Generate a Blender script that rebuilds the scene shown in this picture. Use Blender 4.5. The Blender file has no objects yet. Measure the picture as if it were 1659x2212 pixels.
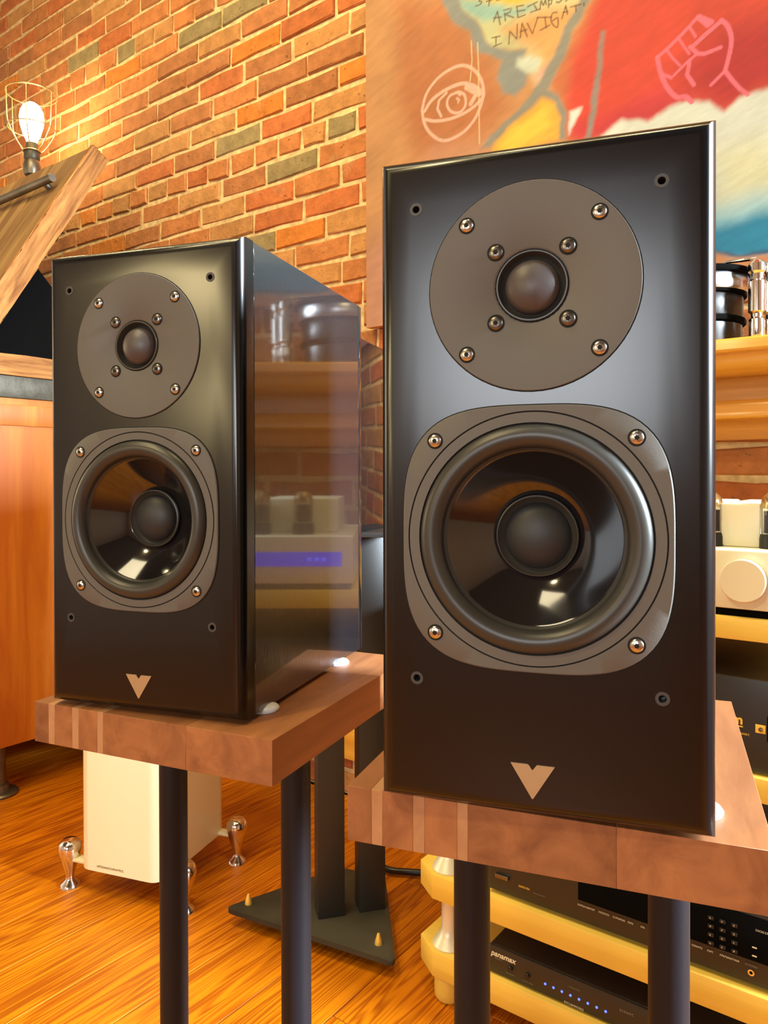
import bpy, bmesh, math, random
import numpy as np
from mathutils import Vector, Matrix

random.seed(7)
rng = np.random.default_rng(7)
SC = bpy.context.scene
COL = SC.collection
PI = math.pi

# ------------------------------------------------------------------ camera
cam_d = bpy.data.cameras.new('camera')
cam = bpy.data.objects.new('camera', cam_d)
COL.objects.link(cam)
SC.camera = cam
cam_d.sensor_fit = 'HORIZONTAL'
cam_d.sensor_width = 36.0
cam_d.lens = 1621.11 / 1659.0 * 36.0
cam_d.shift_y = -68.25 / 1659.0          # the phone picture is cropped a little below its optical axis
cam_d.clip_start = 0.02
YAW, PITCH, ROLL = math.radians(36.6636), math.radians(-0.4254), math.radians(-0.1331)
fw = Vector((-math.sin(YAW) * math.cos(PITCH), math.cos(YAW) * math.cos(PITCH), math.sin(PITCH)))
rt = Vector((math.cos(YAW), math.sin(YAW), 0))
up = rt.cross(fw)
r2 = rt * math.cos(ROLL) + up * math.sin(ROLL)
u2 = -rt * math.sin(ROLL) + up * math.cos(ROLL)
M = Matrix((r2, u2, -fw)).transposed().to_4x4()
M.translation = Vector((0, 0, 0.925))
cam.matrix_world = M

# ------------------------------------------------------------------ light
SC.view_settings.view_transform = 'Standard'
SC.view_settings.look = 'None'
SC.view_settings.gamma = 1.0
SC.view_settings.use_curve_mapping = False
SC.view_settings.exposure = 0.06
world = bpy.data.worlds.new('world')
SC.world = world
world.use_nodes = True
world.node_tree.nodes['Background'].inputs[0].default_value = (0.75, 0.85, 1.0, 1)
world.node_tree.nodes['Background'].inputs[1].default_value = 0.6


def area(name, loc, aim, sx, sy, power, color, spread=None):
    d = bpy.data.lights.new(name, 'AREA')
    d.shape = 'RECTANGLE'
    d.size, d.size_y = sx, sy
    d.energy = power
    d.color = color
    if spread:
        d.spread = math.radians(spread)
    o = bpy.data.objects.new(name, d)
    COL.objects.link(o)
    o.location = loc
    o.rotation_euler = (Vector(aim) - Vector(loc)).to_track_quat('-Z', 'Y').to_euler()
    return o


WARM = (1.0, 0.79, 0.39)
DAY = (0.74, 0.88, 1.0)
# daylight through the two windows (right wall, wall behind the camera)
area('window_daylight_right', (2.55, 1.42, 1.65), (-0.2, 0.66, 0.80), 0.36, 1.5, 195, DAY, 80)
area('window_daylight_front', (0.52, -2.95, 1.50), (0.1, 1.0, 1.0), 1.15, 0.95, 42, (0.88, 0.94, 1.0))
# warm ceiling spots along the brick wall and above the room
for i, (x, y, tx, ty, tz, w) in enumerate(((-2.2, 0.55, -2.0, 1.67, 1.0, 7), (-1.5, 0.55, -1.5, 1.67, 1.1, 13),
                                           (-0.5, 0.5, -0.6, 1.67, 1.2, 9), (-1.3, 0.1, -1.4, 0.9, 0.0, 20),
                                           (-0.1, 0.45, -0.3, 1.3, 0.3, 14), (-0.9, -1.6, -0.9, 0.6, 0.6, 30))):
    area('ceiling_spot', (x, y, 3.18), (tx, ty, tz), 0.16, 0.16, w, WARM)
area('overhead_fill', (-1.0, -0.6, 3.24), (-1.0, -0.6, 0), 1.2, 0.5, 18, (1.0, 0.84, 0.52))  # added warm fill from overhead, brightens the room in general
# wall lamps on the wall behind the camera
for x, z, w in ((-1.24, 1.9, 12), (-1.10, 1.30, 5)):
    area('wall_lamp', (x, -2.9, z), (x, 0.0, z), 0.16, 0.16, w, WARM)
area('wall_lamp', (-4.05, -0.9, 1.45), (-0.4, 0.3, 0.9), 0.35, 0.9, 16, WARM)

# ------------------------------------------------------------------ materials
MATS = {}


def lin(c):
    return tuple(((v / 255) / 12.92 if v <= 10 else (((v / 255) + 0.055) / 1.055) ** 2.4) for v in c)


def mat(name, color, rough=0.5, metal=0.0, spec=0.5, emit=None, estr=0.0, coat=0.0, coat_rough=0.05,
        noise=None, bump=0.0, bump_scale=60.0, alpha=1.0, trans=0.0):
    """Plain principled surface; noise = (scale, amount) varies its own colour a little."""
    m = bpy.data.materials.new(name)
    m.use_nodes = True
    nt = m.node_tree
    b = nt.nodes['Principled BSDF']
    b.inputs['Base Color'].default_value = (*color, 1)
    b.inputs['Roughness'].default_value = rough
    b.inputs['Metallic'].default_value = metal
    b.inputs['Specular IOR Level'].default_value = spec
    b.inputs['Coat Weight'].default_value = coat
    b.inputs['Coat Roughness'].default_value = coat_rough
    b.inputs['Transmission Weight'].default_value = trans
    if emit:
        b.inputs['Emission Color'].default_value = (*emit, 1)
        b.inputs['Emission Strength'].default_value = estr
    tc = nt.nodes.new('ShaderNodeTexCoord')
    if noise:
        n = nt.nodes.new('ShaderNodeTexNoise')
        n.inputs['Scale'].default_value = noise[0]
        n.inputs['Detail'].default_value = 5
        nt.links.new(tc.outputs['Object'], n.inputs['Vector'])
        r = nt.nodes.new('ShaderNodeValToRGB')
        lo = tuple(max(0, v * (1 - noise[1])) for v in color)
        hi = tuple(min(1, v * (1 + noise[1])) for v in color)
        r.color_ramp.elements[0].position = 0.3
        r.color_ramp.elements[1].position = 0.7
        r.color_ramp.elements[0].color = (*lo, 1)
        r.color_ramp.elements[1].color = (*hi, 1)
        nt.links.new(n.outputs['Fac'], r.inputs['Fac'])
        nt.links.new(r.outputs['Color'], b.inputs['Base Color'])
    if bump:
        n2 = nt.nodes.new('ShaderNodeTexNoise')
        n2.inputs['Scale'].default_value = bump_scale
        n2.inputs['Detail'].default_value = 4
        nt.links.new(tc.outputs['Object'], n2.inputs['Vector'])
        bp = nt.nodes.new('ShaderNodeBump')
        bp.inputs['Strength'].default_value = bump
        bp.inputs['Distance'].default_value = 0.002
        nt.links.new(n2.outputs['Fac'], bp.inputs['Height'])
        nt.links.new(bp.outputs['Normal'], b.inputs['Normal'])
    MATS[name] = m
    return m


def wood(name, c_dark, c_light, axis='Y', fine=26.0, stretch=14.0, rough=0.45, var=0.25, coat=0.0, bump=0.05, ring=0.0,
         spec=0.4):
    """Procedural wood: noise stretched along the grain axis, each piece shifted and toned by its own random number."""
    m = bpy.data.materials.new(name)
    m.use_nodes = True
    nt = m.node_tree
    N, L = nt.nodes, nt.links
    b = N['Principled BSDF']
    b.inputs['Roughness'].default_value = rough
    b.inputs['Specular IOR Level'].default_value = spec
    b.inputs['Coat Weight'].default_value = coat
    b.inputs['Coat Roughness'].default_value = 0.12
    tc = N.new('ShaderNodeTexCoord')
    oi = N.new('ShaderNodeObjectInfo')
    mp = N.new('ShaderNodeMapping')
    sc = [fine, fine, fine]
    sc['XYZ'.index(axis)] = fine / stretch
    mp.inputs['Scale'].default_value = sc
    mul = N.new('ShaderNodeVectorMath')
    mul.operation = 'SCALE'
    mul.inputs[0].default_value = (31.0, 17.0, 53.0)
    L.new(oi.outputs['Random'], mul.inputs['Scale'])
    L.new(tc.outputs['Object'], mp.inputs['Vector'])
    add = N.new('ShaderNodeVectorMath')
    L.new(mp.outputs['Vector'], add.inputs[0])
    L.new(mul.outputs['Vector'], add.inputs[1])
    n1 = N.new('ShaderNodeTexNoise')
    n1.inputs['Scale'].default_value = 1.0
    n1.inputs['Detail'].default_value = 6
    n1.inputs['Roughness'].default_value = 0.62
    n1.inputs['Distortion'].default_value = 0.6
    L.new(add.outputs['Vector'], n1.inputs['Vector'])
    fac = n1.outputs['Fac']
    if ring:
        n3 = N.new('ShaderNodeTexNoise')
        n3.inputs['Scale'].default_value = 0.35
        n3.inputs['Detail'].default_value = 2
        L.new(add.outputs['Vector'], n3.inputs['Vector'])
        k = N.new('ShaderNodeMath')
        k.operation = 'MULTIPLY'
        k.inputs[1].default_value = ring
        L.new(n3.outputs['Fac'], k.inputs[0])
        s = N.new('ShaderNodeMath')
        s.operation = 'SINE'
        L.new(k.outputs[0], s.inputs[0])
        s2 = N.new('ShaderNodeMath')
        s2.operation = 'MULTIPLY_ADD'
        s2.inputs[1].default_value = 0.16
        L.new(s.outputs[0], s2.inputs[0])
        L.new(fac, s2.inputs[2])
        fac = s2.outputs[0]
    r = N.new('ShaderNodeValToRGB')
    r.color_ramp.elements[0].position = 0.32
    r.color_ramp.elements[1].position = 0.66
    r.color_ramp.elements[0].color = (*c_dark, 1)
    r.color_ramp.elements[1].color = (*c_light, 1)
    L.new(fac, r.inputs['Fac'])
    mr = N.new('ShaderNodeMapRange')
    mr.inputs['To Min'].default_value = 1 - var
    mr.inputs['To Max'].default_value = 1 + var
    L.new(oi.outputs['Random'], mr.inputs['Value'])
    mx = N.new('ShaderNodeVectorMath')
    mx.operation = 'SCALE'
    L.new(r.outputs['Color'], mx.inputs[0])
    L.new(mr.outputs['Result'], mx.inputs['Scale'])
    L.new(mx.outputs['Vector'], b.inputs['Base Color'])
    bp = N.new('ShaderNodeBump')
    bp.inputs['Strength'].default_value = bump
    bp.inputs['Distance'].default_value = 0.002
    L.new(fac, bp.inputs['Height'])
    L.new(bp.outputs['Normal'], b.inputs['Normal'])
    MATS[name] = m
    return m


def brick_material(name, per_face=False):
    m = bpy.data.materials.new(name)
    m.use_nodes = True
    nt = m.node_tree
    N, L = nt.nodes, nt.links
    b = N['Principled BSDF']
    b.inputs['Roughness'].default_value = 0.85
    b.inputs['Specular IOR Level'].default_value = 0.25
    geo = N.new('ShaderNodeNewGeometry')
    if per_face:
        base = N.new('ShaderNodeAttribute')
        base.attribute_name = 'tone'
        bc = base.outputs['Color']
    else:
        base = N.new('ShaderNodeObjectInfo')
        bc = base.outputs['Color']
    n = N.new('ShaderNodeTexNoise')
    n.inputs['Scale'].default_value = 22
    n.inputs['Detail'].default_value = 7
    n.inputs['Roughness'].default_value = 0.65
    L.new(geo.outputs['Position'], n.inputs['Vector'])
    r = N.new('ShaderNodeMapRange')
    r.inputs['From Min'].default_value = 0.25
    r.inputs['From Max'].default_value = 0.75
    r.inputs['To Min'].default_value = 0.72
    r.inputs['To Max'].default_value = 1.3
    L.new(n.outputs['Fac'], r.inputs['Value'])
    sc = N.new('ShaderNodeVectorMath')
    sc.operation = 'SCALE'
    L.new(bc, sc.inputs[0])
    L.new(r.outputs['Result'], sc.inputs['Scale'])
    # lime smears and small dark pits
    n2 = N.new('ShaderNodeTexNoise')
    n2.inputs['Scale'].default_value = 9
    n2.inputs['Detail'].default_value = 8
    n2.inputs['Roughness'].default_value = 0.75
    L.new(geo.outputs['Position'], n2.inputs['Vector'])
    r2_ = N.new('ShaderNodeMapRange')
    r2_.inputs['From Min'].default_value = 0.58
    r2_.inputs['From Max'].default_value = 0.74
    r2_.inputs['To Max'].default_value = 0.5
    L.new(n2.outputs['Fac'], r2_.inputs['Value'])
    mx = N.new('ShaderNodeMix')
    mx.data_type = 'RGBA'
    L.new(r2_.outputs['Result'], mx.inputs[0])
    L.new(sc.outputs['Vector'], mx.inputs[6])
    mx.inputs[7].default_value = (0.50, 0.33, 0.17, 1)
    n4 = N.new('ShaderNodeTexNoise')
    n4.inputs['Scale'].default_value = 75
    n4.inputs['Detail'].default_value = 3
    L.new(geo.outputs['Position'], n4.inputs['Vector'])
    r4 = N.new('ShaderNodeMapRange')
    r4.inputs['From Min'].default_value = 0.66
    r4.inputs['From Max'].default_value = 0.74
    r4.inputs['To Max'].default_value = 0.7
    L.new(n4.outputs['Fac'], r4.inputs['Value'])
    mx2 = N.new('ShaderNodeMix')
    mx2.data_type = 'RGBA'
    L.new(r4.outputs['Result'], mx2.inputs[0])
    L.new(mx.outputs[2], mx2.inputs[6])
    mx2.inputs[7].default_value = (0.10, 0.04, 0.02, 1)
    L.new(mx2.outputs[2], b.inputs['Base Color'])
    bp = N.new('ShaderNodeBump')
    bp.inputs['Strength'].default_value = 0.55
    bp.inputs['Distance'].default_value = 0.006
    ad = N.new('ShaderNodeMath')
    ad.operation = 'ADD'
    L.new(n.outputs['Fac'], ad.inputs[0])
    L.new(n4.outputs['Fac'], ad.inputs[1])
    L.new(ad.outputs[0], bp.inputs['Height'])
    L.new(bp.outputs['Normal'], b.inputs['Normal'])
    MATS[name] = m
    return m


brick_material('brick')
brick_material('brick_far', True)
mat('mortar', (0.62, 0.46, 0.24), 0.95, spec=0.1, noise=(40, 0.3), bump=0.9, bump_scale=110)
wood('pine_floor', (0.29, 0.064, 0.0), (0.53, 0.165, 0.002), 'Y', 60, 26, 0.42, 0.09, coat=0.0, bump=0.03, ring=110, spec=0.3)
mat('dark_gap', (0.03, 0.012, 0.005), 0.9)
mat('plaster', (0.62, 0.54, 0.45), 0.9, noise=(3, 0.05))
mat('ceiling_paint', (0.10, 0.085, 0.07), 0.9)
wood('walnut', (0.23, 0.084, 0.030), (0.41, 0.168, 0.062), 'Y', 34, 7, 0.5, 0.10, bump=0.04)
wood('light_strip', (0.42, 0.205, 0.095), (0.54, 0.29, 0.14), 'Y', 40, 12, 0.5, 0.06, bump=0.03)
wood('maple', (0.66, 0.43, 0.06), (0.79, 0.56, 0.105), 'X', 18, 16, 0.45, 0.05, bump=0.02)
wood('mantel_wood', (0.60, 0.24, 0.02), (0.84, 0.42, 0.05), 'X', 16, 20, 0.4, 0.06, bump=0.02, coat=0.2)
wood('orange_panel', (0.44, 0.12, 0.010), (0.64, 0.235, 0.022), 'Z', 14, 9, 0.5, 0.05, bump=0.03, ring=9)
wood('reclaimed_board', (0.19, 0.10, 0.04), (0.36, 0.22, 0.085), 'Y', 20, 10, 0.75, 0.12, bump=0.35, ring=12, spec=0.2)
wood('reclaimed_edge', (0.16, 0.058, 0.016), (0.44, 0.205, 0.062), 'Y', 40, 9, 0.8, 0.1, bump=0.5, spec=0.2)
mat('tube_black', (0.007, 0.007, 0.010), 0.5, spec=0.3, bump=0.08, bump_scale=400)
mat('baffle_black', (0.003, 0.003, 0.0035), 0.22, spec=0.6)
mat('gloss_black', (0.006, 0.006, 0.007), 0.10, spec=0.6, coat=0.5)
mat('groove_black', (0.002, 0.002, 0.002), 0.8)
mat('plate_grey', (0.125, 0.118, 0.104), 0.55, spec=0.4, bump=0.05, bump_scale=900)
mat('dome_fabric', (0.075, 0.062, 0.060), 0.42, spec=0.45, bump=0.05, bump_scale=900)
mat('rubber', (0.040, 0.038, 0.032), 0.36, spec=0.5)
mat('cone_poly', (0.010, 0.009, 0.010), 0.10, spec=0.75, coat=0.6, coat_rough=0.06)
mat('cap_black', (0.022, 0.022, 0.022), 0.5)
mat('screw_steel', (0.62, 0.60, 0.55), 0.22, 1.0)
mat('screw_dark', (0.20, 0.18, 0.16), 0.3, 1.0)
mat('insert_dark', (0.05, 0.048, 0.045), 0.45)
mat('brass_matte', (0.50, 0.36, 0.20), 0.5, 0.65)
mat('gold', (0.95, 0.66, 0.14), 0.3, 0.55)
mat('putty', (0.80, 0.84, 0.90), 0.35)
mat('plate_steel', (0.036, 0.032, 0.022), 0.6, spec=0.3, noise=(9, 0.4), bump=0.06, bump_scale=300)
mat('post_black', (0.020, 0.019, 0.017), 0.45, bump=0.05, bump_scale=300)
mat('white_gloss', (0.80, 0.74, 0.50), 0.28, spec=0.5, bump=0.03, bump_scale=700)
mat('chrome', (0.78, 0.74, 0.68), 0.12, 1.0)
mat('brushed_silver', (0.70, 0.70, 0.71), 0.28, 1.0)
mat('pale_metal', (0.74, 0.71, 0.58), 0.35, 0.3)
mat('cream_enamel', (0.74, 0.70, 0.53), 0.42)
mat('black_case', (0.012, 0.011, 0.010), 0.45, spec=0.4)
mat('black_face', (0.020, 0.018, 0.015), 0.38, spec=0.45)
mat('black_void', (0.003, 0.003, 0.003), 1.0, spec=0.05)
mat('print_gold', (0.80, 0.52, 0.08), 0.5)
mat('print_white', (0.62, 0.58, 0.45), 0.5)
mat('print_dim', (0.22, 0.19, 0.13), 0.5)
mat('print_brown', (0.16, 0.10, 0.04), 0.6)
mat('led_blue', (0.05, 0.08, 0.8), 0.4, emit=(0.06, 0.12, 1.0), estr=3.0)
mat('display_blue', (0.01, 0.01, 0.10), 0.25, emit=(0.08, 0.06, 1.0), estr=1.6)
mat('tube_glass', (0.9, 0.88, 0.82), 0.03, trans=1.0)
mat('getter_gold', (0.75, 0.58, 0.28), 0.25, 1.0)
mat('tube_plate', (0.03, 0.03, 0.035), 0.4, 0.4)
mat('dark_iron', (0.070, 0.062, 0.042), 0.5, 0.6, noise=(30, 0.3), bump=0.2, bump_scale=120)
mat('pipe_iron', (0.16, 0.135, 0.10), 0.42, 0.8, noise=(20, 0.3))
mat('cage_wire', (0.55, 0.40, 0.18), 0.35, 0.9)
mat('bulb_glow', (1.0, 0.8, 0.5), 0.3, emit=(1.0, 0.72, 0.34), estr=55.0)
mat('cable_black', (0.010, 0.010, 0.011), 0.4)
mat('window_frame', (0.55, 0.50, 0.42), 0.5)
mat('window_glass', (0.75, 0.85, 0.95), 0.05)
mat('stretcher_wood', (0.55, 0.36, 0.2), 0.7)


def veneer():
    """Black lacquered open-grain veneer: glossy, with short vertical pores."""
    m = mat('veneer_black', (0.006, 0.006, 0.008), 0.26, spec=1.0, coat=1.0, coat_rough=0.04)
    nt = m.node_tree
    N, L = nt.nodes, nt.links
    b = N['Principled BSDF']
    tc = N.new('ShaderNodeTexCoord')
    mp = N.new('ShaderNodeMapping')
    mp.inputs['Scale'].default_value = (900, 900, 110)
    n = N.new('ShaderNodeTexNoise')
    n.inputs['Scale'].default_value = 1.0
    n.inputs['Detail'].default_value = 3
    L.new(tc.outputs['Object'], mp.inputs['Vector'])
    L.new(mp.outputs['Vector'], n.inputs['Vector'])
    bp = N.new('ShaderNodeBump')
    bp.inputs['Strength'].default_value = 0.45
    bp.inputs['Distance'].default_value = 0.0006
    L.new(n.outputs['Fac'], bp.inputs['Height'])
    L.new(bp.outputs['Normal'], b.inputs['Normal'])


veneer()


def canvas_material():
    m = bpy.data.materials.new('painted_canvas')
    m.use_nodes = True
    nt = m.node_tree
    N, L = nt.nodes, nt.links
    b = N['Principled BSDF']
    b.inputs['Roughness'].default_value = 0.6
    b.inputs['Specular IOR Level'].default_value = 0.3
    a = N.new('ShaderNodeAttribute')
    a.attribute_name = 'paint'
    L.new(a.outputs['Color'], b.inputs['Base Color'])
    tc = N.new('ShaderNodeTexCoord')
    n = N.new('ShaderNodeTexNoise')
    n.inputs['Scale'].default_value = 240
    L.new(tc.outputs['Object'], n.inputs['Vector'])
    bp = N.new('ShaderNodeBump')
    bp.inputs['Strength'].default_value = 0.12
    bp.inputs['Distance'].default_value = 0.001
    L.new(n.outputs['Fac'], bp.inputs['Height'])
    L.new(bp.outputs['Normal'], b.inputs['Normal'])
    MATS['painted_canvas'] = m


canvas_material()

# ------------------------------------------------------------------ mesh helpers


def finish(me, smooth=True, angle=38):
    if smooth:
        bm = bmesh.new()
        bm.from_mesh(me)
        lim = math.radians(angle)
        for f in bm.faces:
            f.smooth = True
        for e in bm.edges:
            if len(e.link_faces) == 2:
                e.smooth = e.calc_face_angle(0) < lim
        bm.to_mesh(me)
        bm.free()
    return me


def to_mesh(bm, name, smooth=True, angle=38, recalc=True):
    if recalc:
        bmesh.ops.recalc_face_normals(bm, faces=bm.faces[:])
    me = bpy.data.meshes.new(name)
    bm.to_mesh(me)
    bm.free()
    return finish(me, smooth, angle)


def link(name, me, m, parent=None, loc=(0, 0, 0), rot=(0, 0, 0), scale=(1, 1, 1)):
    if m and not me.materials:
        me.materials.append(MATS[m])
    o = bpy.data.objects.new(name, me)
    COL.objects.link(o)
    o.parent = parent
    o.location = loc
    o.rotation_euler = rot
    o.scale = scale
    return o


def thing(name, label, cat, loc=(0, 0, 0), rotz=0.0, group=None):
    o = bpy.data.objects.new(name, None)
    o.empty_display_size = 0.05
    COL.objects.link(o)
    o.location = loc
    o.rotation_euler = (0, 0, rotz)
    return tag(o, label, cat, group)


def tag(o, label, cat, group=None):
    o['label'] = label
    o['category'] = cat
    if group:
        o['group'] = group
    return o


def structure(o):
    o['kind'] = 'structure'
    return o


def box_bm(x0, x1, y0, y1, z0, z1, bev=0.0, seg=2):
    bm = bmesh.new()
    vs = [bm.verts.new((x, y, z)) for x in (x0, x1) for y in (y0, y1) for z in (z0, z1)]
    for f in ((0, 1, 3, 2), (4, 6, 7, 5), (0, 4, 5, 1), (2, 3, 7, 6), (0, 2, 6, 4), (1, 5, 7, 3)):
        bm.faces.new([vs[i] for i in f])
    if bev:
        bmesh.ops.bevel(bm, geom=bm.edges[:], offset=bev, segments=seg, profile=0.5, affect='EDGES')
    return bm


def box(name, x0, x1, y0, y1, z0, z1, m, parent=None, bev=0.0, seg=2, **kw):
    return link(name, to_mesh(box_bm(x0, x1, y0, y1, z0, z1, bev, seg), name, bool(bev)), m, parent, **kw)


def lathe_bm(profile, seg=40, axis='Z', c=(0, 0, 0), cap0=True, cap1=True, bm=None):
    """profile: list of (radius, height along the axis)."""
    bm = bm or bmesh.new()

    def P(r, h, a):
        x, y = r * math.cos(a), r * math.sin(a)
        v = (x, y, h) if axis == 'Z' else ((x, h, y) if axis == 'Y' else (h, x, y))
        return (v[0] + c[0], v[1] + c[1], v[2] + c[2])
    rings = []
    for r, h in profile:
        if r < 1e-6:
            rings.append([bm.verts.new(P(0, h, 0))])
        else:
            rings.append([bm.verts.new(P(r, h, 2 * PI * k / seg)) for k in range(seg)])
    for a, b_ in zip(rings, rings[1:]):
        for k in range(seg):
            q = []
            for v in (a[k % len(a)], a[(k + 1) % len(a)], b_[(k + 1) % len(b_)], b_[k % len(b_)]):
                if v not in q:
                    q.append(v)
            if len(q) > 2:
                bm.faces.new(q)
    if cap0 and len(rings[0]) > 1:
        bm.faces.new(rings[0][::-1])
    if cap1 and len(rings[-1]) > 1:
        bm.faces.new(rings[-1])
    return bm


def lathe(name, profile, m, parent=None, seg=40, axis='Z', c=(0, 0, 0), cap0=True, cap1=True, angle=38, **kw):
    return link(name, to_mesh(lathe_bm(profile, seg, axis, c, cap0, cap1), name, True, angle), m, parent, **kw)


def prism_bm(pts, h0, h1, plane='XY', bm=None):
    """extrude a 2-D outline; plane XY -> along Z, XZ -> along Y, YZ -> along X."""
    bm = bm or bmesh.new()

    def P(a, b_, h):
        return (a, b_, h) if plane == 'XY' else ((a, h, b_) if plane == 'XZ' else (h, a, b_))
    lo = [bm.verts.new(P(a, b_, h0)) for a, b_ in pts]
    hi = [bm.verts.new(P(a, b_, h1)) for a, b_ in pts]
    n = len(pts)
    bm.faces.new(lo[::-1])
    bm.faces.new(hi)
    for k in range(n):
        bm.faces.new((lo[k], lo[(k + 1) % n], hi[(k + 1) % n], hi[k]))
    return bm


def prism(name, pts, h0, h1, m, parent=None, plane='XY', bev=0.0, **kw):
    bm = prism_bm(pts, h0, h1, plane)
    if bev:
        bmesh.ops.bevel(bm, geom=bm.edges[:], offset=bev, segments=2, profile=0.5, affect='EDGES')
    return link(name, to_mesh(bm, name, True), m, parent, **kw)


def tube_bm(path, r, seg=10, bm=None, closed=False):
    bm = bm or bmesh.new()
    pts = [Vector(p) for p in path]
    n = len(pts)
    rings = []
    ref = None
    for i, p in enumerate(pts):
        if closed:
            t = (pts[(i + 1) % n] - pts[i - 1]).normalized()
        else:
            t = (pts[min(i + 1, n - 1)] - pts[max(i - 1, 0)]).normalized()
        if ref is None:
            ref = Vector((0, 0, 1)) if abs(t.z) < 0.9 else Vector((1, 0, 0))
        u = (ref - t * ref.dot(t)).normalized()
        w = t.cross(u)
        ref = u
        rings.append([bm.verts.new(p + (u * math.cos(2 * PI * k / seg) + w * math.sin(2 * PI * k / seg)) * r)
                      for k in range(seg)])
    m = n if closed else n - 1
    for i in range(m):
        a, b_ = rings[i], rings[(i + 1) % n]
        for k in range(seg):
            bm.faces.new((a[k], a[(k + 1) % seg], b_[(k + 1) % seg], b_[k]))
    if not closed:
        bm.faces.new(rings[0][::-1])
        bm.faces.new(rings[-1])
    return bm


def tube(name, path, r, m, parent=None, seg=10, closed=False, **kw):
    return link(name, to_mesh(tube_bm(path, r, seg, None, closed), name, True, 60), m, parent, **kw)


def spline(pts, n=8):
    P = [Vector(p) for p in pts]
    P = [P[0] * 2 - P[1]] + P + [P[-1] * 2 - P[-2]]
    out = []
    for i in range(1, len(P) - 2):
        for k in range(n):
            t = k / n
            a, b_, c_, d = P[i - 1], P[i], P[i + 1], P[i + 2]
            out.append(0.5 * ((2 * b_) + (c_ - a) * t + (2 * a - 5 * b_ + 4 * c_ - d) * t * t + (3 * b_ - a - 3 * c_ + d) * t ** 3))
    out.append(P[-2])
    return out


def text_mesh(body, size, depth=0.0004, align='LEFT', shear=0.0, bold=0.0):
    """lettering standing in the XZ plane and facing -Y"""
    cu = bpy.data.curves.new('lettering', 'FONT')
    cu.body = body
    cu.size = size
    cu.extrude = depth
    cu.offset = bold
    cu.shear = shear
    cu.align_x = align
    cu.resolution_u = 3
    o = bpy.data.objects.new('lettering', cu)
    COL.objects.link(o)
    bpy.context.view_layer.update()
    dg = bpy.context.evaluated_depsgraph_get()
    me = bpy.data.meshes.new_from_object(o.evaluated_get(dg))
    bpy.data.objects.remove(o)
    bpy.data.curves.remove(cu)
    me.transform(Matrix.Rotation(PI / 2, 4, 'X'))
    me.materials.clear()
    return me


def cut(me, cutters, name):
    """boolean difference, baked to a new mesh"""
    a = bpy.data.objects.new('tmp_a', me)
    b_ = bpy.data.objects.new('tmp_b', cutters)
    COL.objects.link(a)
    COL.objects.link(b_)
    md = a.modifiers.new('cut', 'BOOLEAN')
    md.operation = 'DIFFERENCE'
    md.object = b_
    md.solver = 'EXACT'
    bpy.context.view_layer.update()
    dg = bpy.context.evaluated_depsgraph_get()
    out = bpy.data.meshes.new_from_object(a.evaluated_get(dg))
    out.name = name
    bpy.data.objects.remove(a)
    bpy.data.objects.remove(b_)
    return finish(out, True, 32)


def copy_tree(o, parent=None):
    c_ = o.copy()
    COL.objects.link(c_)
    c_.parent = parent
    for ch in list(o.children):
        copy_tree(ch, c_)
    return c_


def glyph_row(name, x0, x1, z, h, y, m, parent, seed=1, step=None):
    """a line of tiny print, too small to read: a row of letter-like strokes"""
    r = random.Random(seed)
    bm = bmesh.new()
    step = step or h * 0.75
    x = x0
    while x < x1 - step * 0.4:
        w = step * r.uniform(0.5, 0.72)
        kind = r.randrange(4)
        t = h * 0.2
        bars = [(x, x + t * 0.9, z, z + h)]
        if kind in (0, 1):
            bars.append((x, x + w, z + h - t, z + h))
        if kind in (1, 2):
            bars.append((x, x + w, z, z + t))
        if kind in (0, 3):
            bars.append((x, x + w, z + h * 0.42, z + h * 0.42 + t))
        if kind in (2, 3):
            bars.append((x + w - t * 0.9, x + w, z, z + h * 0.75))
        for (a, b_, c_, d) in bars:
            prism_bm([(a, c_), (b_, c_), (b_, d), (a, d)], y - 0.0003, y, 'XZ', bm)
        x += step
    return link(name, to_mesh(bm, name, False), m, parent)

# ================================================================== the room
WALL_Y = 1.6726
X_L, X_R, Y_F, Z_C = -4.2, 2.6, -3.0, 3.3

wall_back = structure(box('wall_back', X_L, X_R, WALL_Y + 0.006, WALL_Y + 0.2, 0, Z_C, 'mortar'))
structure(box('wall_left', X_L - 0.1, X_L, Y_F, WALL_Y + 0.2, 0, Z_C, 'plaster'))
structure(box('ceiling', X_L - 0.1, X_R + 0.1, Y_F - 0.1, WALL_Y + 0.2, Z_C, Z_C + 0.1, 'ceiling_paint'))


def wall_with_opening(name, along, pos, thick, a0, a1, oa0, oa1, oz0, oz1):
    bm = bmesh.new()
    for (p, q, z0, z1) in ((a0, oa0, 0, Z_C), (oa1, a1, 0, Z_C), (oa0, oa1, 0, oz0), (oa0, oa1, oz1, Z_C)):
        b_ = box_bm(pos, pos + thick, p, q, z0, z1) if along == 'Y' else box_bm(p, q, pos, pos + thick, z0, z1)
        me = bpy.data.meshes.new('t')
        b_.to_mesh(me)
        b_.free()
        bm.from_mesh(me)
        bpy.data.meshes.remove(me)
    return structure(link(name, to_mesh(bm, name, False), 'plaster'))


wall_with_opening('wall_right', 'Y', X_R, 0.12, Y_F - 0.1, WALL_Y + 0.2, 1.18, 1.64, 0.75, 2.55)
wall_with_opening('wall_front', 'X', Y_F - 0.12, 0.12, X_L - 0.1, X_R + 0.1, -0.1, 1.15, 1.0, 2.05)


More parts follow.
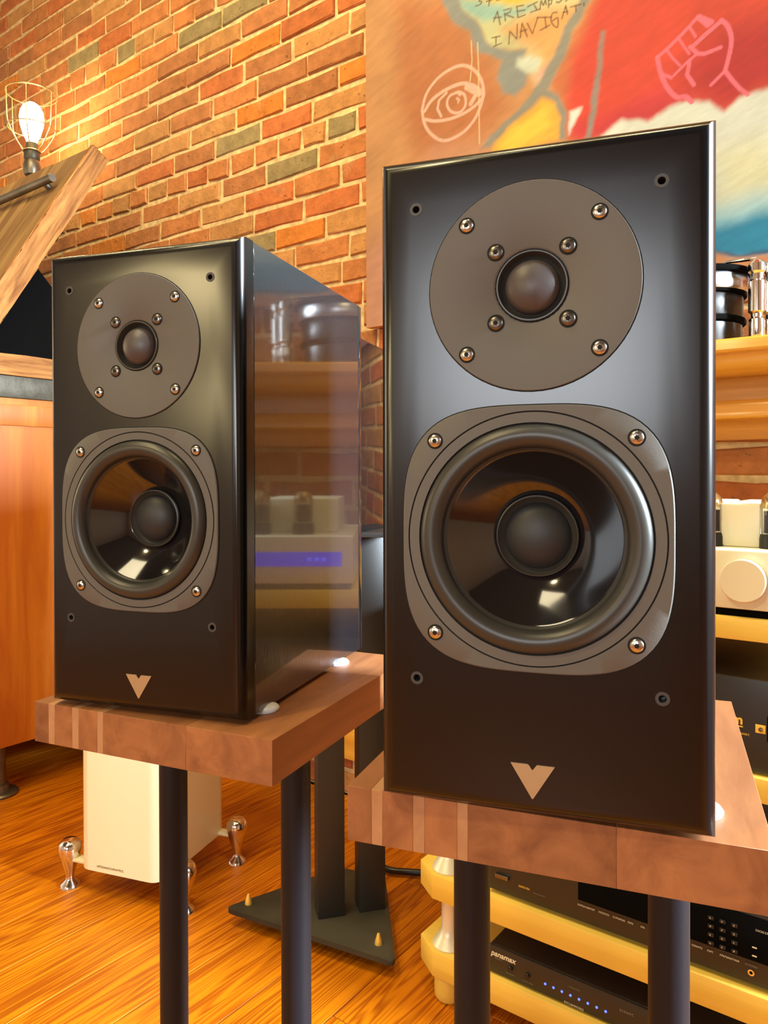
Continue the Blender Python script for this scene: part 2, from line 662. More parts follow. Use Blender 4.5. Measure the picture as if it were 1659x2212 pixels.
def window(name, along, pos, a0, a1, z0, z1):
    w = structure(bpy.data.objects.new(name, None))
    COL.objects.link(w)

    def part(nm, p, q, c_, d, t0, t1, m):
        if along == 'Y':
            box(nm, pos + t0, pos + t1, p, q, c_, d, m, w)
        else:
            box(nm, p, q, pos - t1, pos - t0, c_, d, m, w)
    f = 0.05
    part('frame', a0, a0 + f, z0, z1, 0.03, 0.09, 'window_frame')
    part('frame', a1 - f, a1, z0, z1, 0.03, 0.09, 'window_frame')
    part('frame', a0 + f, a1 - f, z0, z0 + f, 0.03, 0.09, 'window_frame')
    part('frame', a0 + f, a1 - f, z1 - f, z1, 0.03, 0.09, 'window_frame')
    part('frame', a0 + f, a1 - f, (z0 + z1) / 2 - f / 2, (z0 + z1) / 2 + f / 2, 0.03, 0.09, 'window_frame')
    part('pane', a0 + f, a1 - f, z0 + f, (z0 + z1) / 2 - f / 2, 0.055, 0.061, 'window_glass')
    part('pane', a0 + f, a1 - f, (z0 + z1) / 2 + f / 2, z1 - f, 0.055, 0.061, 'window_glass')


window('window_1', 'Y', X_R, 1.18, 1.64, 0.75, 2.55)
window('window_2', 'X', Y_F, -0.1, 1.15, 1.0, 2.05)

# ---------------------------------------------------------------- brick wall
ROWS = {-5: [-1.323], -4: [-1.399], -3: [-1.584, -1.369], -2: [-1.666, -1.459], -1: [-1.976, -1.762, -1.548, -1.329],
        0: [-2.021, -1.802, -1.588, -1.402], 1: [-1.917, -1.705, -1.489],
        2: [-1.984, -1.872, -1.759, -1.655, -1.554, -1.456, -1.341], 3: [-1.945, -1.732, -1.51],
        4: [-2.074, -1.845, -1.627, -1.406], 5: [-2.39, -2.178, -1.959, -1.743, -1.529],
        6: [-2.254, -2.027, -1.808, -1.591, -1.366], 7: [-2.759, -2.544, -2.308, -2.092, -1.866, -1.64, -1.418],
        8: [-2.677, -2.476, -2.25, -2.029, -1.819, -1.608], 9: [-2.783, -2.57, -2.349, -2.135, -1.909],
        10: [-2.808, -2.708, -2.608, -2.497, -2.384, -2.269, -2.16, -2.047, -1.942], 11: [-2.828, -2.611, -2.401],
        12: [-3.22, -2.99, -2.768, -2.568, -2.351], 13: [-2.661]}
PITCH_Z, Z_ROW0, BL = 0.0705, 1.7972, 0.215
TONES = {'red': (0.42, 0.130, 0.042), 'brick': (0.42, 0.160, 0.052), 'orange': (0.50, 0.170, 0.030), 'tan': (0.41, 0.200, 0.070),
         'brown': (0.35, 0.140, 0.052), 'grey': (0.25, 0.190, 0.090)}
MARKED = {(3, -1.84): 'grey', (1, -1.596): 'grey', (2, -1.397): 'grey', (-1, -1.866): 'tan', (-2, -1.721): 'grey', (9, -1.997): 'grey',
          (6, -1.331): 'tan', (10, -2.44): 'grey', (11, -2.714): 'grey', (7, -1.738): 'orange', (-2, -1.547): 'orange',
          (0, -1.69): 'red', (3, -1.62): 'red', (9, -2.44): 'orange', (4, -1.73): 'orange', (4, -1.36): 'orange'}


def brick_mesh(length, seed):
    """one brick, front at y = 0, edges worn and uneven"""
    r = random.Random(seed)
    hx, hz = length / 2, 0.0295
    j = lambda s: r.uniform(-s, s)
    bm = bmesh.new()
    back, mid, front = [], [], []
    for sx, sz in ((-1, -1), (0, -1), (1, -1), (1, 1), (0, 1), (-1, 1)):
        bx, bz = sx * hx + j(0.003), sz * hz + j(0.003)
        back.append(bm.verts.new((bx, 0.03, bz)))
        mid.append(bm.verts.new((bx, 0.0045 + j(0.0015), bz)))
        front.append(bm.verts.new((bx - sx * (0.004 + j(0.002)), j(0.0015), bz - sz * (0.004 + j(0.0015)))))
    for a, b_ in ((back, mid), (mid, front)):
        for k in range(6):
            bm.faces.new((a[k], a[(k + 1) % 6], b_[(k + 1) % 6], b_[k]))
    bm.faces.new((front[0], front[1], front[4], front[5]))
    bm.faces.new((front[1], front[2], front[3], front[4]))
    me = to_mesh(bm, 'brick', False)
    me.materials.append(MATS['brick'])
    return me


STRETCHER = [brick_mesh(0.2045, s) for s in range(8)]
HEADER = [brick_mesh(0.097, 20 + s) for s in range(6)]


def px_of(P):
    d = Vector(P) - Vector((0, 0, 0.925))
    z = d.dot(fw)
    if z < 0.05:
        return (-9999, -9999, z)
    return (829.83 + 1621.1 * d.dot(r2) / z, 1037.75 - 1621.1 * d.dot(u2) / z, z)


bricks = []
for n in range(-25, 22):
    zc = Z_ROW0 + n * PITCH_Z
    if not (0.03 < zc < Z_C - 0.03):
        continue
    header = n % 8 == 2
    step = 0.108 if header else BL
    js = sorted(ROWS.get(n, []))
    if not js:
        js = [-2.0 + (0.5 * BL if n % 2 else 0.0) + random.uniform(-0.03, 0.03)]
    full = []
    for a, b_ in zip(js, js[1:]):
        k = max(1, round((b_ - a) / step))
        full += [a + (b_ - a) * i / k for i in range(k)]
    full.append(js[-1])
    while full[0] > X_L:
        full.insert(0, full[0] - step - random.uniform(-0.004, 0.004))
    while full[-1] < X_R:
        full.append(full[-1] + step + random.uniform(-0.004, 0.004))
    for a, b_ in zip(full, full[1:]):
        bricks.append((n, (a + b_) / 2, b_ - a, zc + random.uniform(-0.0015, 0.0015)))


def tone_for(n, x, w):
    for (mn, mx), t in MARKED.items():
        if mn == n and abs(mx - x) < w / 2:
            return t
    return random.choices(['red', 'brick', 'orange', 'tan', 'brown', 'grey'], [3, 7, 0.8, 4, 4, 0.25])[0]


def shows(P):
    x, y, z = px_of(P)
    if not (-60 < x < 1720 and -70 < y < 2212):
        return 0
    if P[0] > -1.27 and P[2] > 1.34:
        return 0                                      # behind the painting
    if x < 800 and (y < 520 or (y < 700 and x > 560)) and not (x < 230 and y > 700 - 1.45 * x):
        return 1 / z
    if (785 < x < 825 and 700 < y < 1010) or (x > 1500 and 930 < y < 1130) or (740 < x < 775 and 1620 < y < 1720):
        return 1 / z
    return 0


ranked = sorted(((shows((b_[1], WALL_Y, b_[3])) * b_[2], b_) for b_ in bricks), key=lambda t: -t[0])
single = [b_ for s, b_ in ranked if s > 0][:300]
singleset = set(single)
for (n, x, w, z) in single:
    t = TONES[tone_for(n, x, w)]
    k = random.uniform(0.9, 1.1)
    pool, base = (HEADER, 0.108) if w < 0.15 else (STRETCHER, 0.215)
    o = link('brick', random.choice(pool), None, wall_back, (x, WALL_Y + random.uniform(-0.003, 0.003), z),
             (0, random.uniform(-0.006, 0.006), random.uniform(-0.008, 0.008)), (max(0.3, (w - 0.0105) / (base - 0.0105)), 1, 1))
    o.color = (t[0] * k, t[1] * k, t[2] * k, 1)
# every other brick of the wall (hidden behind things or outside the picture) in one mesh
vv, ff, tones = [], [], []
for b_ in bricks:
    if b_ in singleset:
        continue
    n, x, w, z = b_
    me = random.choice(HEADER if w < 0.15 else STRETCHER)
    s = max(0.3, (w - 0.0105) / ((0.108 if w < 0.15 else 0.215) - 0.0105))
    o = len(vv)
    for v in me.vertices:
        vv.append((v.co.x * s + x, v.co.y + WALL_Y, v.co.z + z))
    t = TONES[tone_for(n, x, w)]
    for p in me.polygons:
        ff.append([o + i for i in p.vertices])
        tones += [t] * len(p.vertices)
me = bpy.data.meshes.new('bricks_beyond')
me.from_pydata(vv, [], ff)
ca = me.color_attributes.new('tone', 'FLOAT_COLOR', 'CORNER')
ca.data.foreach_set('color', np.array([(*t, 1) for t in tones], dtype=np.float32).ravel())
far = link('bricks_beyond', me, 'brick_far', wall_back)
far['kind'] = 'stuff'

structure(box('baseboard_back', X_L, -0.95, WALL_Y - 0.022, WALL_Y - 0.004, 0.112, 0.238, 'mantel_wood', None, 0.003))

# ---------------------------------------------------------------- plank floor
floor = structure(box('floor', X_L, X_R, Y_F, WALL_Y + 0.1, -0.06, -0.018, 'dark_gap'))
PW = 0.143
lengths = {}


def plank_mesh(L_):
    k = round(L_, 2)
    if k not in lengths:
        bm = box_bm(-PW / 2 + 0.0006, PW / 2 - 0.0006, 0.0005, k - 0.0005, -0.018, 0.0, 0.0012, 1)
        lengths[k] = to_mesh(bm, 'plank', True, 30)
        lengths[k].materials.append(MATS['pine_floor'])
    return lengths[k]


x = -1.1215 - PW / 2 - 20 * PW
i = 0
while x - PW / 2 < X_R - 0.05:
    if x + PW / 2 > X_L:
        y = Y_F - random.uniform(0.0, 1.2)
        while y < WALL_Y:
            L_ = random.choice((1.4, 1.8, 2.2, 2.6))
            if x > -2.9 and x < -0.6 and y < 0.3 and y + L_ < 1.25 and y + L_ > 0.5:
                L_ = 2.6
            y1 = min(y + L_, WALL_Y)
            y0 = max(y, Y_F)
            if y1 - y0 > 0.03:
                link('plank', plank_mesh(y1 - y0), None, floor, (x, y0, 0))
            y += L_
    x += PW
    i += 1

# ---------------------------------------------------------------- painting
PAINT_AREAS = [
    ((196, 118, 70),0.0468, [(0.1099, 0.8644),(0.2557, 0.8093),(0.3893, 0.6228),(0.4396, 0.4832),(0.3631, 0.4255),(0.1687, 0.429),(0.1092, 0.6174)]),
    ((216, 150, 118),0.0702, [(-0.0026, 0.1906),(0.2267, 0.4262),(0.4144, 0.3892),(0.6694, 0.2399),(0.6694, -0.0801),(-0.0032, -0.0005)]),
    ((212, 206, 150),0.0164, [(0.2134, 0.897),(0.6906, 0.7063),(0.6286, 0.6474),(0.5875, 0.5937),(0.5475, 0.4945),(0.5219, 0.5003),(0.5006, 0.5364),(0.4826, 0.6004),(0.3893, 0.6364),(0.3661, 0.6853),(0.3239, 0.7488)]),
    ((240, 196, 62),0.0164, [(0.2903, 0.8663),(0.5361, 0.768),(0.5007, 0.7123),(0.4399, 0.724),(0.3505, 0.7757),(0.297, 0.803)]),
    ((160, 196, 178),0.0140, [(0.2902, 0.7962),(0.3505, 0.7734),(0.4399, 0.7218),(0.5007, 0.7057),(0.5126, 0.6861),(0.4399, 0.7018),(0.3635, 0.716),(0.3172, 0.757)]),
    ((238, 168, 98),0.0257, [(0.5007, 0.6839),(0.6588, 0.6569),(0.5987, 0.6162),(0.5648, 0.5534),(0.5475, 0.5053),(0.5125, 0.5816),(0.4211, 0.6772)]),
    ((228, 172, 142),0.0164, [(0.5591, 0.566),(0.5475, 0.4945),(0.5183, 0.5035),(0.5006, 0.5418),(0.536, 0.5522)]),
    ((150, 150, 140),0.0082, [(0.2063, 0.8999),(0.2903, 0.8663),(0.297, 0.7878),(0.3212, 0.7498),(0.3635, 0.6977),(0.3919, 0.6446),(0.4398, 0.6148),(0.4826, 0.6026),(0.4766, 0.5848),(0.4886, 0.5566),(0.4826, 0.5201),(0.452, 0.5073),(0.4209, 0.5201),(0.4045, 0.5612),(0.421, 0.5953),(0.402, 0.6095),(0.3529, 0.6441),(0.3292, 0.6983),(0.2764, 0.7545)]),
    ((214, 216, 190),0.0094, [(0.4644, 0.5888),(0.4947, 0.5898),(0.5219, 0.5698),(0.5125, 0.5489),(0.4826, 0.552),(0.4619, 0.5697)]),
    ((206, 112, 68),0.0234, [(0.6286, 0.6474),(0.7113, 0.698),(0.7914, 0.666),(0.6695, 0.5498),(0.6208, 0.3669),(0.5761, 0.443),(0.5359, 0.5035),(0.5705, 0.5622)]),
    ((220, 66, 48),0.0257, [(0.6801, 0.7105),(1.4403, 0.5861),(1.4412, 0.3013),(1.0861, 0.3108),(1.0055, 0.3533),(0.9211, 0.3323),(0.8671, 0.3623),(0.8108, 0.3643),(0.7216, 0.3547),(0.5953, 0.3632),(0.5841, 0.4407),(0.5987, 0.5422),(0.6318, 0.6045)]),
    ((188, 36, 44),0.0527, [(0.921, 0.5015),(1.0859, 0.478),(1.4408, 0.4363),(1.4413, 0.2938),(1.0862, 0.2932),(0.9898, 0.349),(0.9299, 0.3297),(0.8671, 0.3768),(0.8392, 0.4434)]),
    ((208, 52, 60),0.0293, [(0.701, 0.3961),(0.7914, 0.4193),(0.9211, 0.337),(0.7915, 0.3402),(0.6042, 0.3502),(0.5986, 0.3941)]),
    ((150, 140, 128),0.0070, [(0.6727, 0.5796),(0.6811, 0.5766),(0.6695, 0.4982),(0.6545, 0.3993),(0.6426, 0.3505),(0.6306, 0.3537),(0.6437, 0.4232),(0.6609, 0.5113)]),
    ((150, 142, 124),0.0070, [(0.6286, 0.6893),(0.6535, 0.6797),(0.6043, 0.6142),(0.5751, 0.55),(0.5359, 0.4927),(0.5648, 0.4699),(0.5886, 0.4288),(0.584, 0.3662),(0.5681, 0.3705),(0.5727, 0.4173),(0.5544, 0.458),(0.5242, 0.4779),(0.452, 0.4439),(0.3864, 0.3988),(0.3604, 0.401),(0.389, 0.4276),(0.5005, 0.4926),(0.5418, 0.5503),(0.5842, 0.6214)]),
    ((240, 178, 66),0.0094, [(0.3915, 0.3974),(0.4458, 0.4368),(0.5242, 0.4757),(0.5533, 0.4562),(0.5704, 0.418),(0.5658, 0.3711),(0.3889, 0.3618)]),
    ((244, 204, 70),0.0187, [(0.4081, 0.3999),(0.4764, 0.437),(0.5265, 0.4555),(0.5417, 0.4121),(0.5123, 0.3855),(0.4144, 0.3667)]),
    ((228, 226, 208),0.0059, [(0.5953, 0.4268),(0.6241, 0.4269),(0.6086, 0.3997),(0.593, 0.3744)]),
    ((226, 226, 206),0.0082, [(0.6694, 0.3536),(0.7113, 0.3708),(0.7719, 0.3537),(0.8108, 0.3682),(0.8486, 0.3727),(0.8944, 0.3571),(0.9229, 0.3317),(0.9559, 0.3481),(1.0055, 0.3533),(1.0861, 0.3284),(1.4412, 0.3163),(1.4423, -0.0143),(1.0867, 0.0021),(0.8673, 0.0401),(0.6694, 0.2192)]),
    ((232, 226, 180),0.0468, [(0.9124, 0.2498),(0.9899, 0.2574),(1.0391, 0.2082),(1.0311, 0.1381),(0.9213, 0.1533)]),
    ((160, 202, 205),0.0351, [(0.8487, 0.1596),(0.9213, 0.1382),(0.9732, 0.1465),(1.0864, 0.1433),(1.4418, 0.1361),(1.4421, 0.0309),(1.0866, 0.0551),(0.8488, 0.0821)]),
    ((34, 138, 172),0.0187, [(0.752, 0.1505),(0.9036, 0.1022),(0.9901, 0.1088),(1.0865, 0.1027),(1.442, 0.076),(1.4422, 0.0083),(1.0866, 0.0242),(0.9902, 0.0225),(0.8673, 0.0401),(0.752, 0.06)]),
    ((26, 92, 124),0.0059, [(0.9036, 0.0528),(0.9562, 0.0377),(1.0059, 0.038),(1.0866, 0.0374),(1.4421, 0.0309),(1.4422, 0.0218),(1.0866, 0.0286),(1.0059, 0.027),(0.9563, 0.0284),(0.9036, 0.0433)]),
    ((214, 140, 92),0.0082, [(0.6694, 0.064),(0.9036, 0.048),(0.939, 0.0333),(1.0059, 0.0261),(1.0866, 0.0277),(1.4422, 0.0211),(1.4424, -0.0594),(1.0868, -0.0686),(0.6694, -0.0915)]),
]
PAINT_STROKES = [
    ((104, 66, 38),0.0030, [(0.3474, 0.7593),(0.3608, 0.759),(0.3648, 0.7633),(0.3568, 0.7687),(0.3662, 0.771)]),
    ((104, 66, 38),0.0030, [(0.3847, 0.7465),(0.3874, 0.7641)]),
    ((104, 66, 38),0.0030, [(0.3781, 0.7595),(0.3926, 0.7575)]),
    ((104, 66, 38),0.0030, [(0.407, 0.7521),(0.4212, 0.7485)]),
    ((104, 66, 38),0.0030, [(0.4083, 0.7516),(0.4078, 0.761)]),
    ((104, 66, 38),0.0030, [(0.3978, 0.7023),(0.4083, 0.7239),(0.416, 0.6888)]),
    ((104, 66, 38),0.0030, [(0.3978, 0.7116),(0.4186, 0.7063)]),
    ((104, 66, 38),0.0030, [(0.4302, 0.6929),(0.4276, 0.7122)]),
    ((104, 66, 38),0.0030, [(0.4251, 0.72),(0.4442, 0.7175),(0.4417, 0.7093),(0.4302, 0.709),(0.4518, 0.6931)]),
    ((104, 66, 38),0.0030, [(0.4631, 0.6901),(0.4606, 0.7148)]),
    ((104, 66, 38),0.0030, [(0.4594, 0.7164),(0.4781, 0.7128)]),
    ((104, 66, 38),0.0030, [(0.4619, 0.7041),(0.4818, 0.7002)]),
    ((104, 66, 38),0.0030, [(0.4643, 0.6885),(0.483, 0.6885)]),
    ((104, 66, 38),0.0030, [(0.4892, 0.7053),(0.5136, 0.7073)]),
    ((104, 66, 38),0.0030, [(0.5039, 0.7065),(0.5124, 0.69)]),
    ((104, 66, 38),0.0030, [(0.4966, 0.6891),(0.5209, 0.6879)]),
    ((104, 66, 38),0.0030, [(0.5209, 0.6879),(0.5233, 0.7059),(0.5293, 0.6937),(0.5341, 0.7041),(0.5365, 0.6921)]),
    ((104, 66, 38),0.0030, [(0.5424, 0.6833),(0.5424, 0.7009)]),
    ((104, 66, 38),0.0030, [(0.5412, 0.7003),(0.5507, 0.6989),(0.5495, 0.6894),(0.5436, 0.6894)]),
    ((104, 66, 38),0.0030, [(0.5613, 0.6894),(0.5683, 0.6856),(0.5753, 0.6885),(0.573, 0.6937)]),
    ((104, 66, 38),0.0030, [(0.5846, 0.6828),(0.5915, 0.6845)]),
    ((104, 66, 38),0.0030, [(0.3925, 0.6647),(0.416, 0.6612)]),
    ((104, 66, 38),0.0030, [(0.4043, 0.663),(0.4042, 0.6433)]),
    ((104, 66, 38),0.0030, [(0.3977, 0.6421),(0.4198, 0.6426)]),
    ((104, 66, 38),0.0030, [(0.439, 0.6337),(0.4416, 0.6637),(0.4605, 0.6388),(0.4618, 0.6735)]),
    ((104, 66, 38),0.0030, [(0.4693, 0.638),(0.4743, 0.6713),(0.4879, 0.6349)]),
    ((104, 66, 38),0.0030, [(0.4693, 0.6527),(0.4867, 0.6522)]),
    ((104, 66, 38),0.0030, [(0.4879, 0.6664),(0.5014, 0.6369),(0.5148, 0.6701)]),
    ((104, 66, 38),0.0030, [(0.5136, 0.6706),(0.5495, 0.6586)]),
    ((104, 66, 38),0.0030, [(0.5329, 0.6647),(0.5364, 0.6379)]),
    ((104, 66, 38),0.0030, [(0.5208, 0.6379),(0.5448, 0.6416)]),
    ((104, 66, 38),0.0030, [(0.5636, 0.6644),(0.5519, 0.6665),(0.5483, 0.6524),(0.5542, 0.6382),(0.5648, 0.63),(0.5648, 0.6508),(0.5519, 0.6489)]),
    ((104, 66, 38),0.0030, [(0.5753, 0.6459),(0.5846, 0.6719),(0.5892, 0.6507)]),
    ((104, 66, 38),0.0030, [(0.5776, 0.6593),(0.5892, 0.6572)]),
    ((104, 66, 38),0.0030, [(0.5961, 0.6644),(0.6211, 0.6615)]),
    ((104, 66, 38),0.0030, [(0.6086, 0.6629),(0.6097, 0.6496)]),
    ((104, 66, 38),0.0030, [(0.6278, 0.6622),(0.6282, 0.6556)]),
    ((242, 188, 160),0.0082, [(0.1867, 0.5485),(0.2001, 0.586),(0.233, 0.6142),(0.2715, 0.6263),(0.3091, 0.6249),(0.3397, 0.6056),(0.3607, 0.5765),(0.3696, 0.5423),(0.3636, 0.5127),(0.3455, 0.4812),(0.3149, 0.4579),(0.2711, 0.4483),(0.2391, 0.4569),(0.2098, 0.484),(0.1933, 0.5134),(0.1867, 0.5485)]),
    ((242, 188, 160),0.0094, [(0.195, 0.5433),(0.2165, 0.5645),(0.249, 0.5766),(0.2872, 0.581),(0.3151, 0.5777),(0.3457, 0.5602),(0.3696, 0.5345)]),
    ((242, 188, 160),0.0082, [(0.1966, 0.5208),(0.2262, 0.5083),(0.2649, 0.5014),(0.3088, 0.5023),(0.3456, 0.5128),(0.3696, 0.5293)]),
    ((242, 188, 160),0.0140, [(0.3213, 0.5664),(0.3456, 0.5471),(0.3577, 0.5381)]),
    ((242, 188, 160),0.0117, [(0.3456, 0.5365),(0.3335, 0.5217)]),
    ((242, 188, 160),0.0070, [(0.2457, 0.515),(0.2344, 0.5373),(0.2393, 0.5577),(0.2618, 0.5699)]),
    ((242, 188, 160),0.0070, [(0.2965, 0.5621),(0.2713, 0.559),(0.2634, 0.5397),(0.2776, 0.5167),(0.3026, 0.5094),(0.3181, 0.5235),(0.3151, 0.5484),(0.2996, 0.5611)]),
    ((242, 188, 160),0.0059, [(0.2934, 0.5469),(0.2996, 0.5397),(0.2965, 0.5353)]),
    ((242, 188, 160),0.0059, [(0.2965, 0.5594),(0.3027, 0.5521)]),
    ((240, 112, 128),0.0079, [(0.7918, 0.4847),(0.8096, 0.4945),(0.8336, 0.51),(0.8556, 0.5259),(0.8741, 0.541)]),
    ((240, 112, 128),0.0118, [(0.8757, 0.5396),(0.8894, 0.5282),(0.9, 0.5204)]),
    ((240, 112, 128),0.0098, [(0.8803, 0.5331),(0.894, 0.5162)]),
    ((240, 112, 128),0.0098, [(0.7918, 0.4847),(0.7951, 0.4646),(0.8016, 0.4393),(0.8129, 0.4126),(0.8321, 0.3871),(0.8494, 0.3835),(0.8619, 0.3684)]),
    ((240, 112, 128),0.0069, [(0.8016, 0.4459),(0.8209, 0.4315)]),
    ((240, 112, 128),0.0049, [(0.8112, 0.4939),(0.8225, 0.4737),(0.8384, 0.4521)]),
    ((240, 112, 128),0.0049, [(0.8368, 0.5081),(0.8478, 0.4864),(0.8572, 0.4703)]),
    ((240, 112, 128),0.0055, [(0.8587, 0.5232),(0.8696, 0.5016)]),
    ((240, 112, 128),0.0094, [(0.8634, 0.4827),(0.8879, 0.4984),(0.9194, 0.5158)]),
    ((240, 112, 128),0.0089, [(0.9194, 0.5174),(0.9313, 0.5021),(0.9386, 0.4759),(0.9372, 0.4544),(0.9313, 0.4281),(0.9269, 0.4122)]),
    ((240, 112, 128),0.0069, [(0.9269, 0.4122),(0.9121, 0.4011),(0.9001, 0.3921)]),
    ((240, 112, 128),0.0083, [(0.9269, 0.4122),(0.9402, 0.3891),(0.9547, 0.3673),(0.9691, 0.3513)]),
    ((240, 112, 128),0.0083, [(0.8587, 0.4843),(0.8742, 0.4646),(0.888, 0.4599),(0.918, 0.4625)]),
    ((240, 112, 128),0.0059, [(0.8711, 0.464),(0.8525, 0.454),(0.8257, 0.4349)]),
    ((240, 112, 128),0.0083, [(0.8572, 0.4557),(0.8556, 0.44),(0.8525, 0.428),(0.8665, 0.4025)]),
    ((236, 206, 150),0.0029, [(0.3345, 0.678),(0.3371, 0.6287),(0.3316, 0.5785)]),
    ((236, 206, 150),0.0029, [(0.353, 0.667),(0.3555, 0.5997),(0.3578, 0.4154)]),
]



def seg_dist(px, pz, ax, az, bx, bz):
    dx, dz = bx - ax, bz - az
    t = np.clip(((px - ax) * dx + (pz - az) * dz) / max(dx * dx + dz * dz, 1e-12), 0, 1)
    return np.hypot(px - ax - t * dx, pz - az - t * dz)


def value_noise(px, pz, scale, seed):
    g = np.random.default_rng(seed).random((96, 96))
    u, v = px * scale + 7, pz * scale + 11
    iu, iv = np.floor(u).astype(int), np.floor(v).astype(int)
    fu, fv = u - iu, v - iv
    fu, fv = fu * fu * (3 - 2 * fu), fv * fv * (3 - 2 * fv)
    G = lambda a, b_: g[a % 96, b_ % 96]
    return (G(iu, iv) * (1 - fu) + G(iu + 1, iv) * fu) * (1 - fv) + (G(iu, iv + 1) * (1 - fu) + G(iu + 1, iv + 1) * fu) * fv


def fbm(px, pz, s, seed):
    return sum(value_noise(px, pz, s * 2 ** k, seed + k) / 2 ** (k + 1) for k in range(4)) / 0.94


PAINT_DEPTH = np.array((0.56, 0.62, 0.72))      # pigment strength
P_X0, P_Z0, P_Y = -1.284, 1.333, 1.645
gx = np.concatenate([np.arange(0, 1.10, 0.0022), np.linspace(1.102, 1.72, 60)])
gz = np.concatenate([np.arange(0, 0.94, 0.0022), np.linspace(0.942, 1.30, 50)])
GX, GZ = np.meshgrid(gx, gz)
wx = GX + (fbm(GX, GZ, 24, 3) - 0.5) * 0.014
wz = GZ + (fbm(GX, GZ, 24, 5) - 0.5) * 0.014
colr = np.empty(GX.shape + (3,))
colr[:] = lin((208, 146, 92))
for (rgb, soft, pts) in PAINT_AREAS:
    xs, zs = [p[0] for p in pts], [p[1] for p in pts]
    m_ = 2.2 * soft + 0.012
    ix = np.where((gx > min(xs) - m_) & (gx < max(xs) + m_))[0]
    iz = np.where((gz > min(zs) - m_) & (gz < max(zs) + m_))[0]
    if not len(ix) or not len(iz):
        continue
    sl = (slice(iz[0], iz[-1] + 1), slice(ix[0], ix[-1] + 1))
    a, b_ = wx[sl], wz[sl]
    inside = np.zeros(a.shape, bool)
    d = np.full(a.shape, 9.0)
    for k in range(len(pts)):
        (x1, z1), (x2, z2) = pts[k - 1], pts[k]
        d = np.minimum(d, seg_dist(a, b_, x1, z1, x2, z2))
        cross = ((z1 > b_) != (z2 > b_)) & (a < (x2 - x1) * (b_ - z1) / ((z2 - z1) or 1e-9) + x1)
        inside ^= cross
    sd = np.where(inside, d, -d)
    w_ = np.clip(sd / (2 * soft) + 0.5, 0, 1)[..., None]
    w_ = w_ * w_ * (3 - 2 * w_)
    colr[sl] = colr[sl] * (1 - w_) + np.array(lin(rgb)) * w_
cloud = fbm(GX, GZ, 9, 21)
brush = fbm(GX * 0.5 + GZ * 0.9, GZ * 3.2 - GX * 1.4, 30, 31)
colr *= (0.80 + 0.40 * cloud + 0.26 * (brush - 0.5))[..., None] * PAINT_DEPTH
fine = fbm(GX, GZ, 190, 41)
for (rgb, wd, pts) in PAINT_STROKES:
    xs, zs = [p[0] for p in pts], [p[1] for p in pts]
    m_ = wd + 0.006
    ix = np.where((gx > min(xs) - m_) & (gx < max(xs) + m_))[0]
    iz = np.where((gz > min(zs) - m_) & (gz < max(zs) + m_))[0]
    if not len(ix) or not len(iz):
        continue
    sl = (slice(iz[0], iz[-1] + 1), slice(ix[0], ix[-1] + 1))
    d = np.full(GX[sl].shape, 9.0)
    if len(pts) > 4:
        sp = [(p.x, p.y) for p in spline([(q[0], q[1], 0) for q in pts], 4)]
    else:
        sp = pts
    for (x1, z1), (x2, z2) in zip(sp, sp[1:]):
        d = np.minimum(d, seg_dist(GX[sl], GZ[sl], x1, z1, x2, z2))
    w_ = np.clip((wd / 2 - d) / 0.0018 + 0.5, 0, 1) * np.clip(0.35 + 1.5 * fine[sl], 0, 0.95)
    colr[sl] = colr[sl] * (1 - w_[..., None]) + PAINT_DEPTH * np.array(lin(rgb)) * w_[..., None]
nz, nx = GX.shape
verts = np.stack([GX + P_X0, np.full(GX.shape, P_Y), GZ + P_Z0], -1).reshape(-1, 3) - np.array((P_X0, P_Y, P_Z0))
idx = np.arange(nz * nx).reshape(nz, nx)
quads = np.stack([idx[:-1, :-1], idx[:-1, 1:], idx[1:, 1:], idx[1:, :-1]], -1).reshape(-1, 4)
me = bpy.data.meshes.new('canvas')
me.vertices.add(len(verts))
me.vertices.foreach_set('co', verts.astype(np.float32).ravel())
me.loops.add(quads.size)
me.loops.foreach_set('vertex_index', quads.astype(np.int32).ravel())
me.polygons.add(len(quads))
me.polygons.foreach_set('loop_start', np.arange(0, quads.size, 4, dtype=np.int32))
me.update(calc_edges=True)
me.validate()
ca = me.color_attributes.new('paint', 'FLOAT_COLOR', 'POINT')
ca.data.foreach_set('color', np.concatenate([np.clip(colr.reshape(-1, 3), 0, 0.9), np.ones((nz * nx, 1))], 1).astype(np.float32).ravel())
painting = thing('painting', 'large colourful canvas with chalk eye and fist drawings hung on the brick wall', 'painting', (P_X0, P_Y, P_Z0))
link('canvas', me, 'painted_canvas', painting)
mat('canvas_edge', lin((214, 150, 104)), 0.7, noise=(12, 0.15))
box('canvas_edge', 0, gx[-1], 0.0004, 0.022, 0, gz[-1], 'canvas_edge', painting)

# ================================================================== the two bookshelf speakers
TOE = math.radians(18.2)
SW, SH, SD = 0.167, 0.3407, 0.2415
ZB = 0.7519
TW = (-0.0022, 0.2679)
WO = (-0.0021, 0.1407)


def disc(name, c, r, y0, y1, m, parent, seg=48, bev=0.0):
    pr = [(r - bev, y0), (r, y0 + bev), (r, y1)] if bev else [(r, y0), (r, y1)]
    return lathe(name, pr, m, parent, seg, 'Y', (c[0], 0, c[1]))


def ring(name, c, r0, r1, y0, y1, m, parent, seg=64):
    return lathe(name, [(r0, y1), (r0, y0), (r1, y0), (r1, y1), (r0, y1)], m, parent, seg, 'Y', (c[0], 0, c[1]), False, False)


SCREW_ME = {}


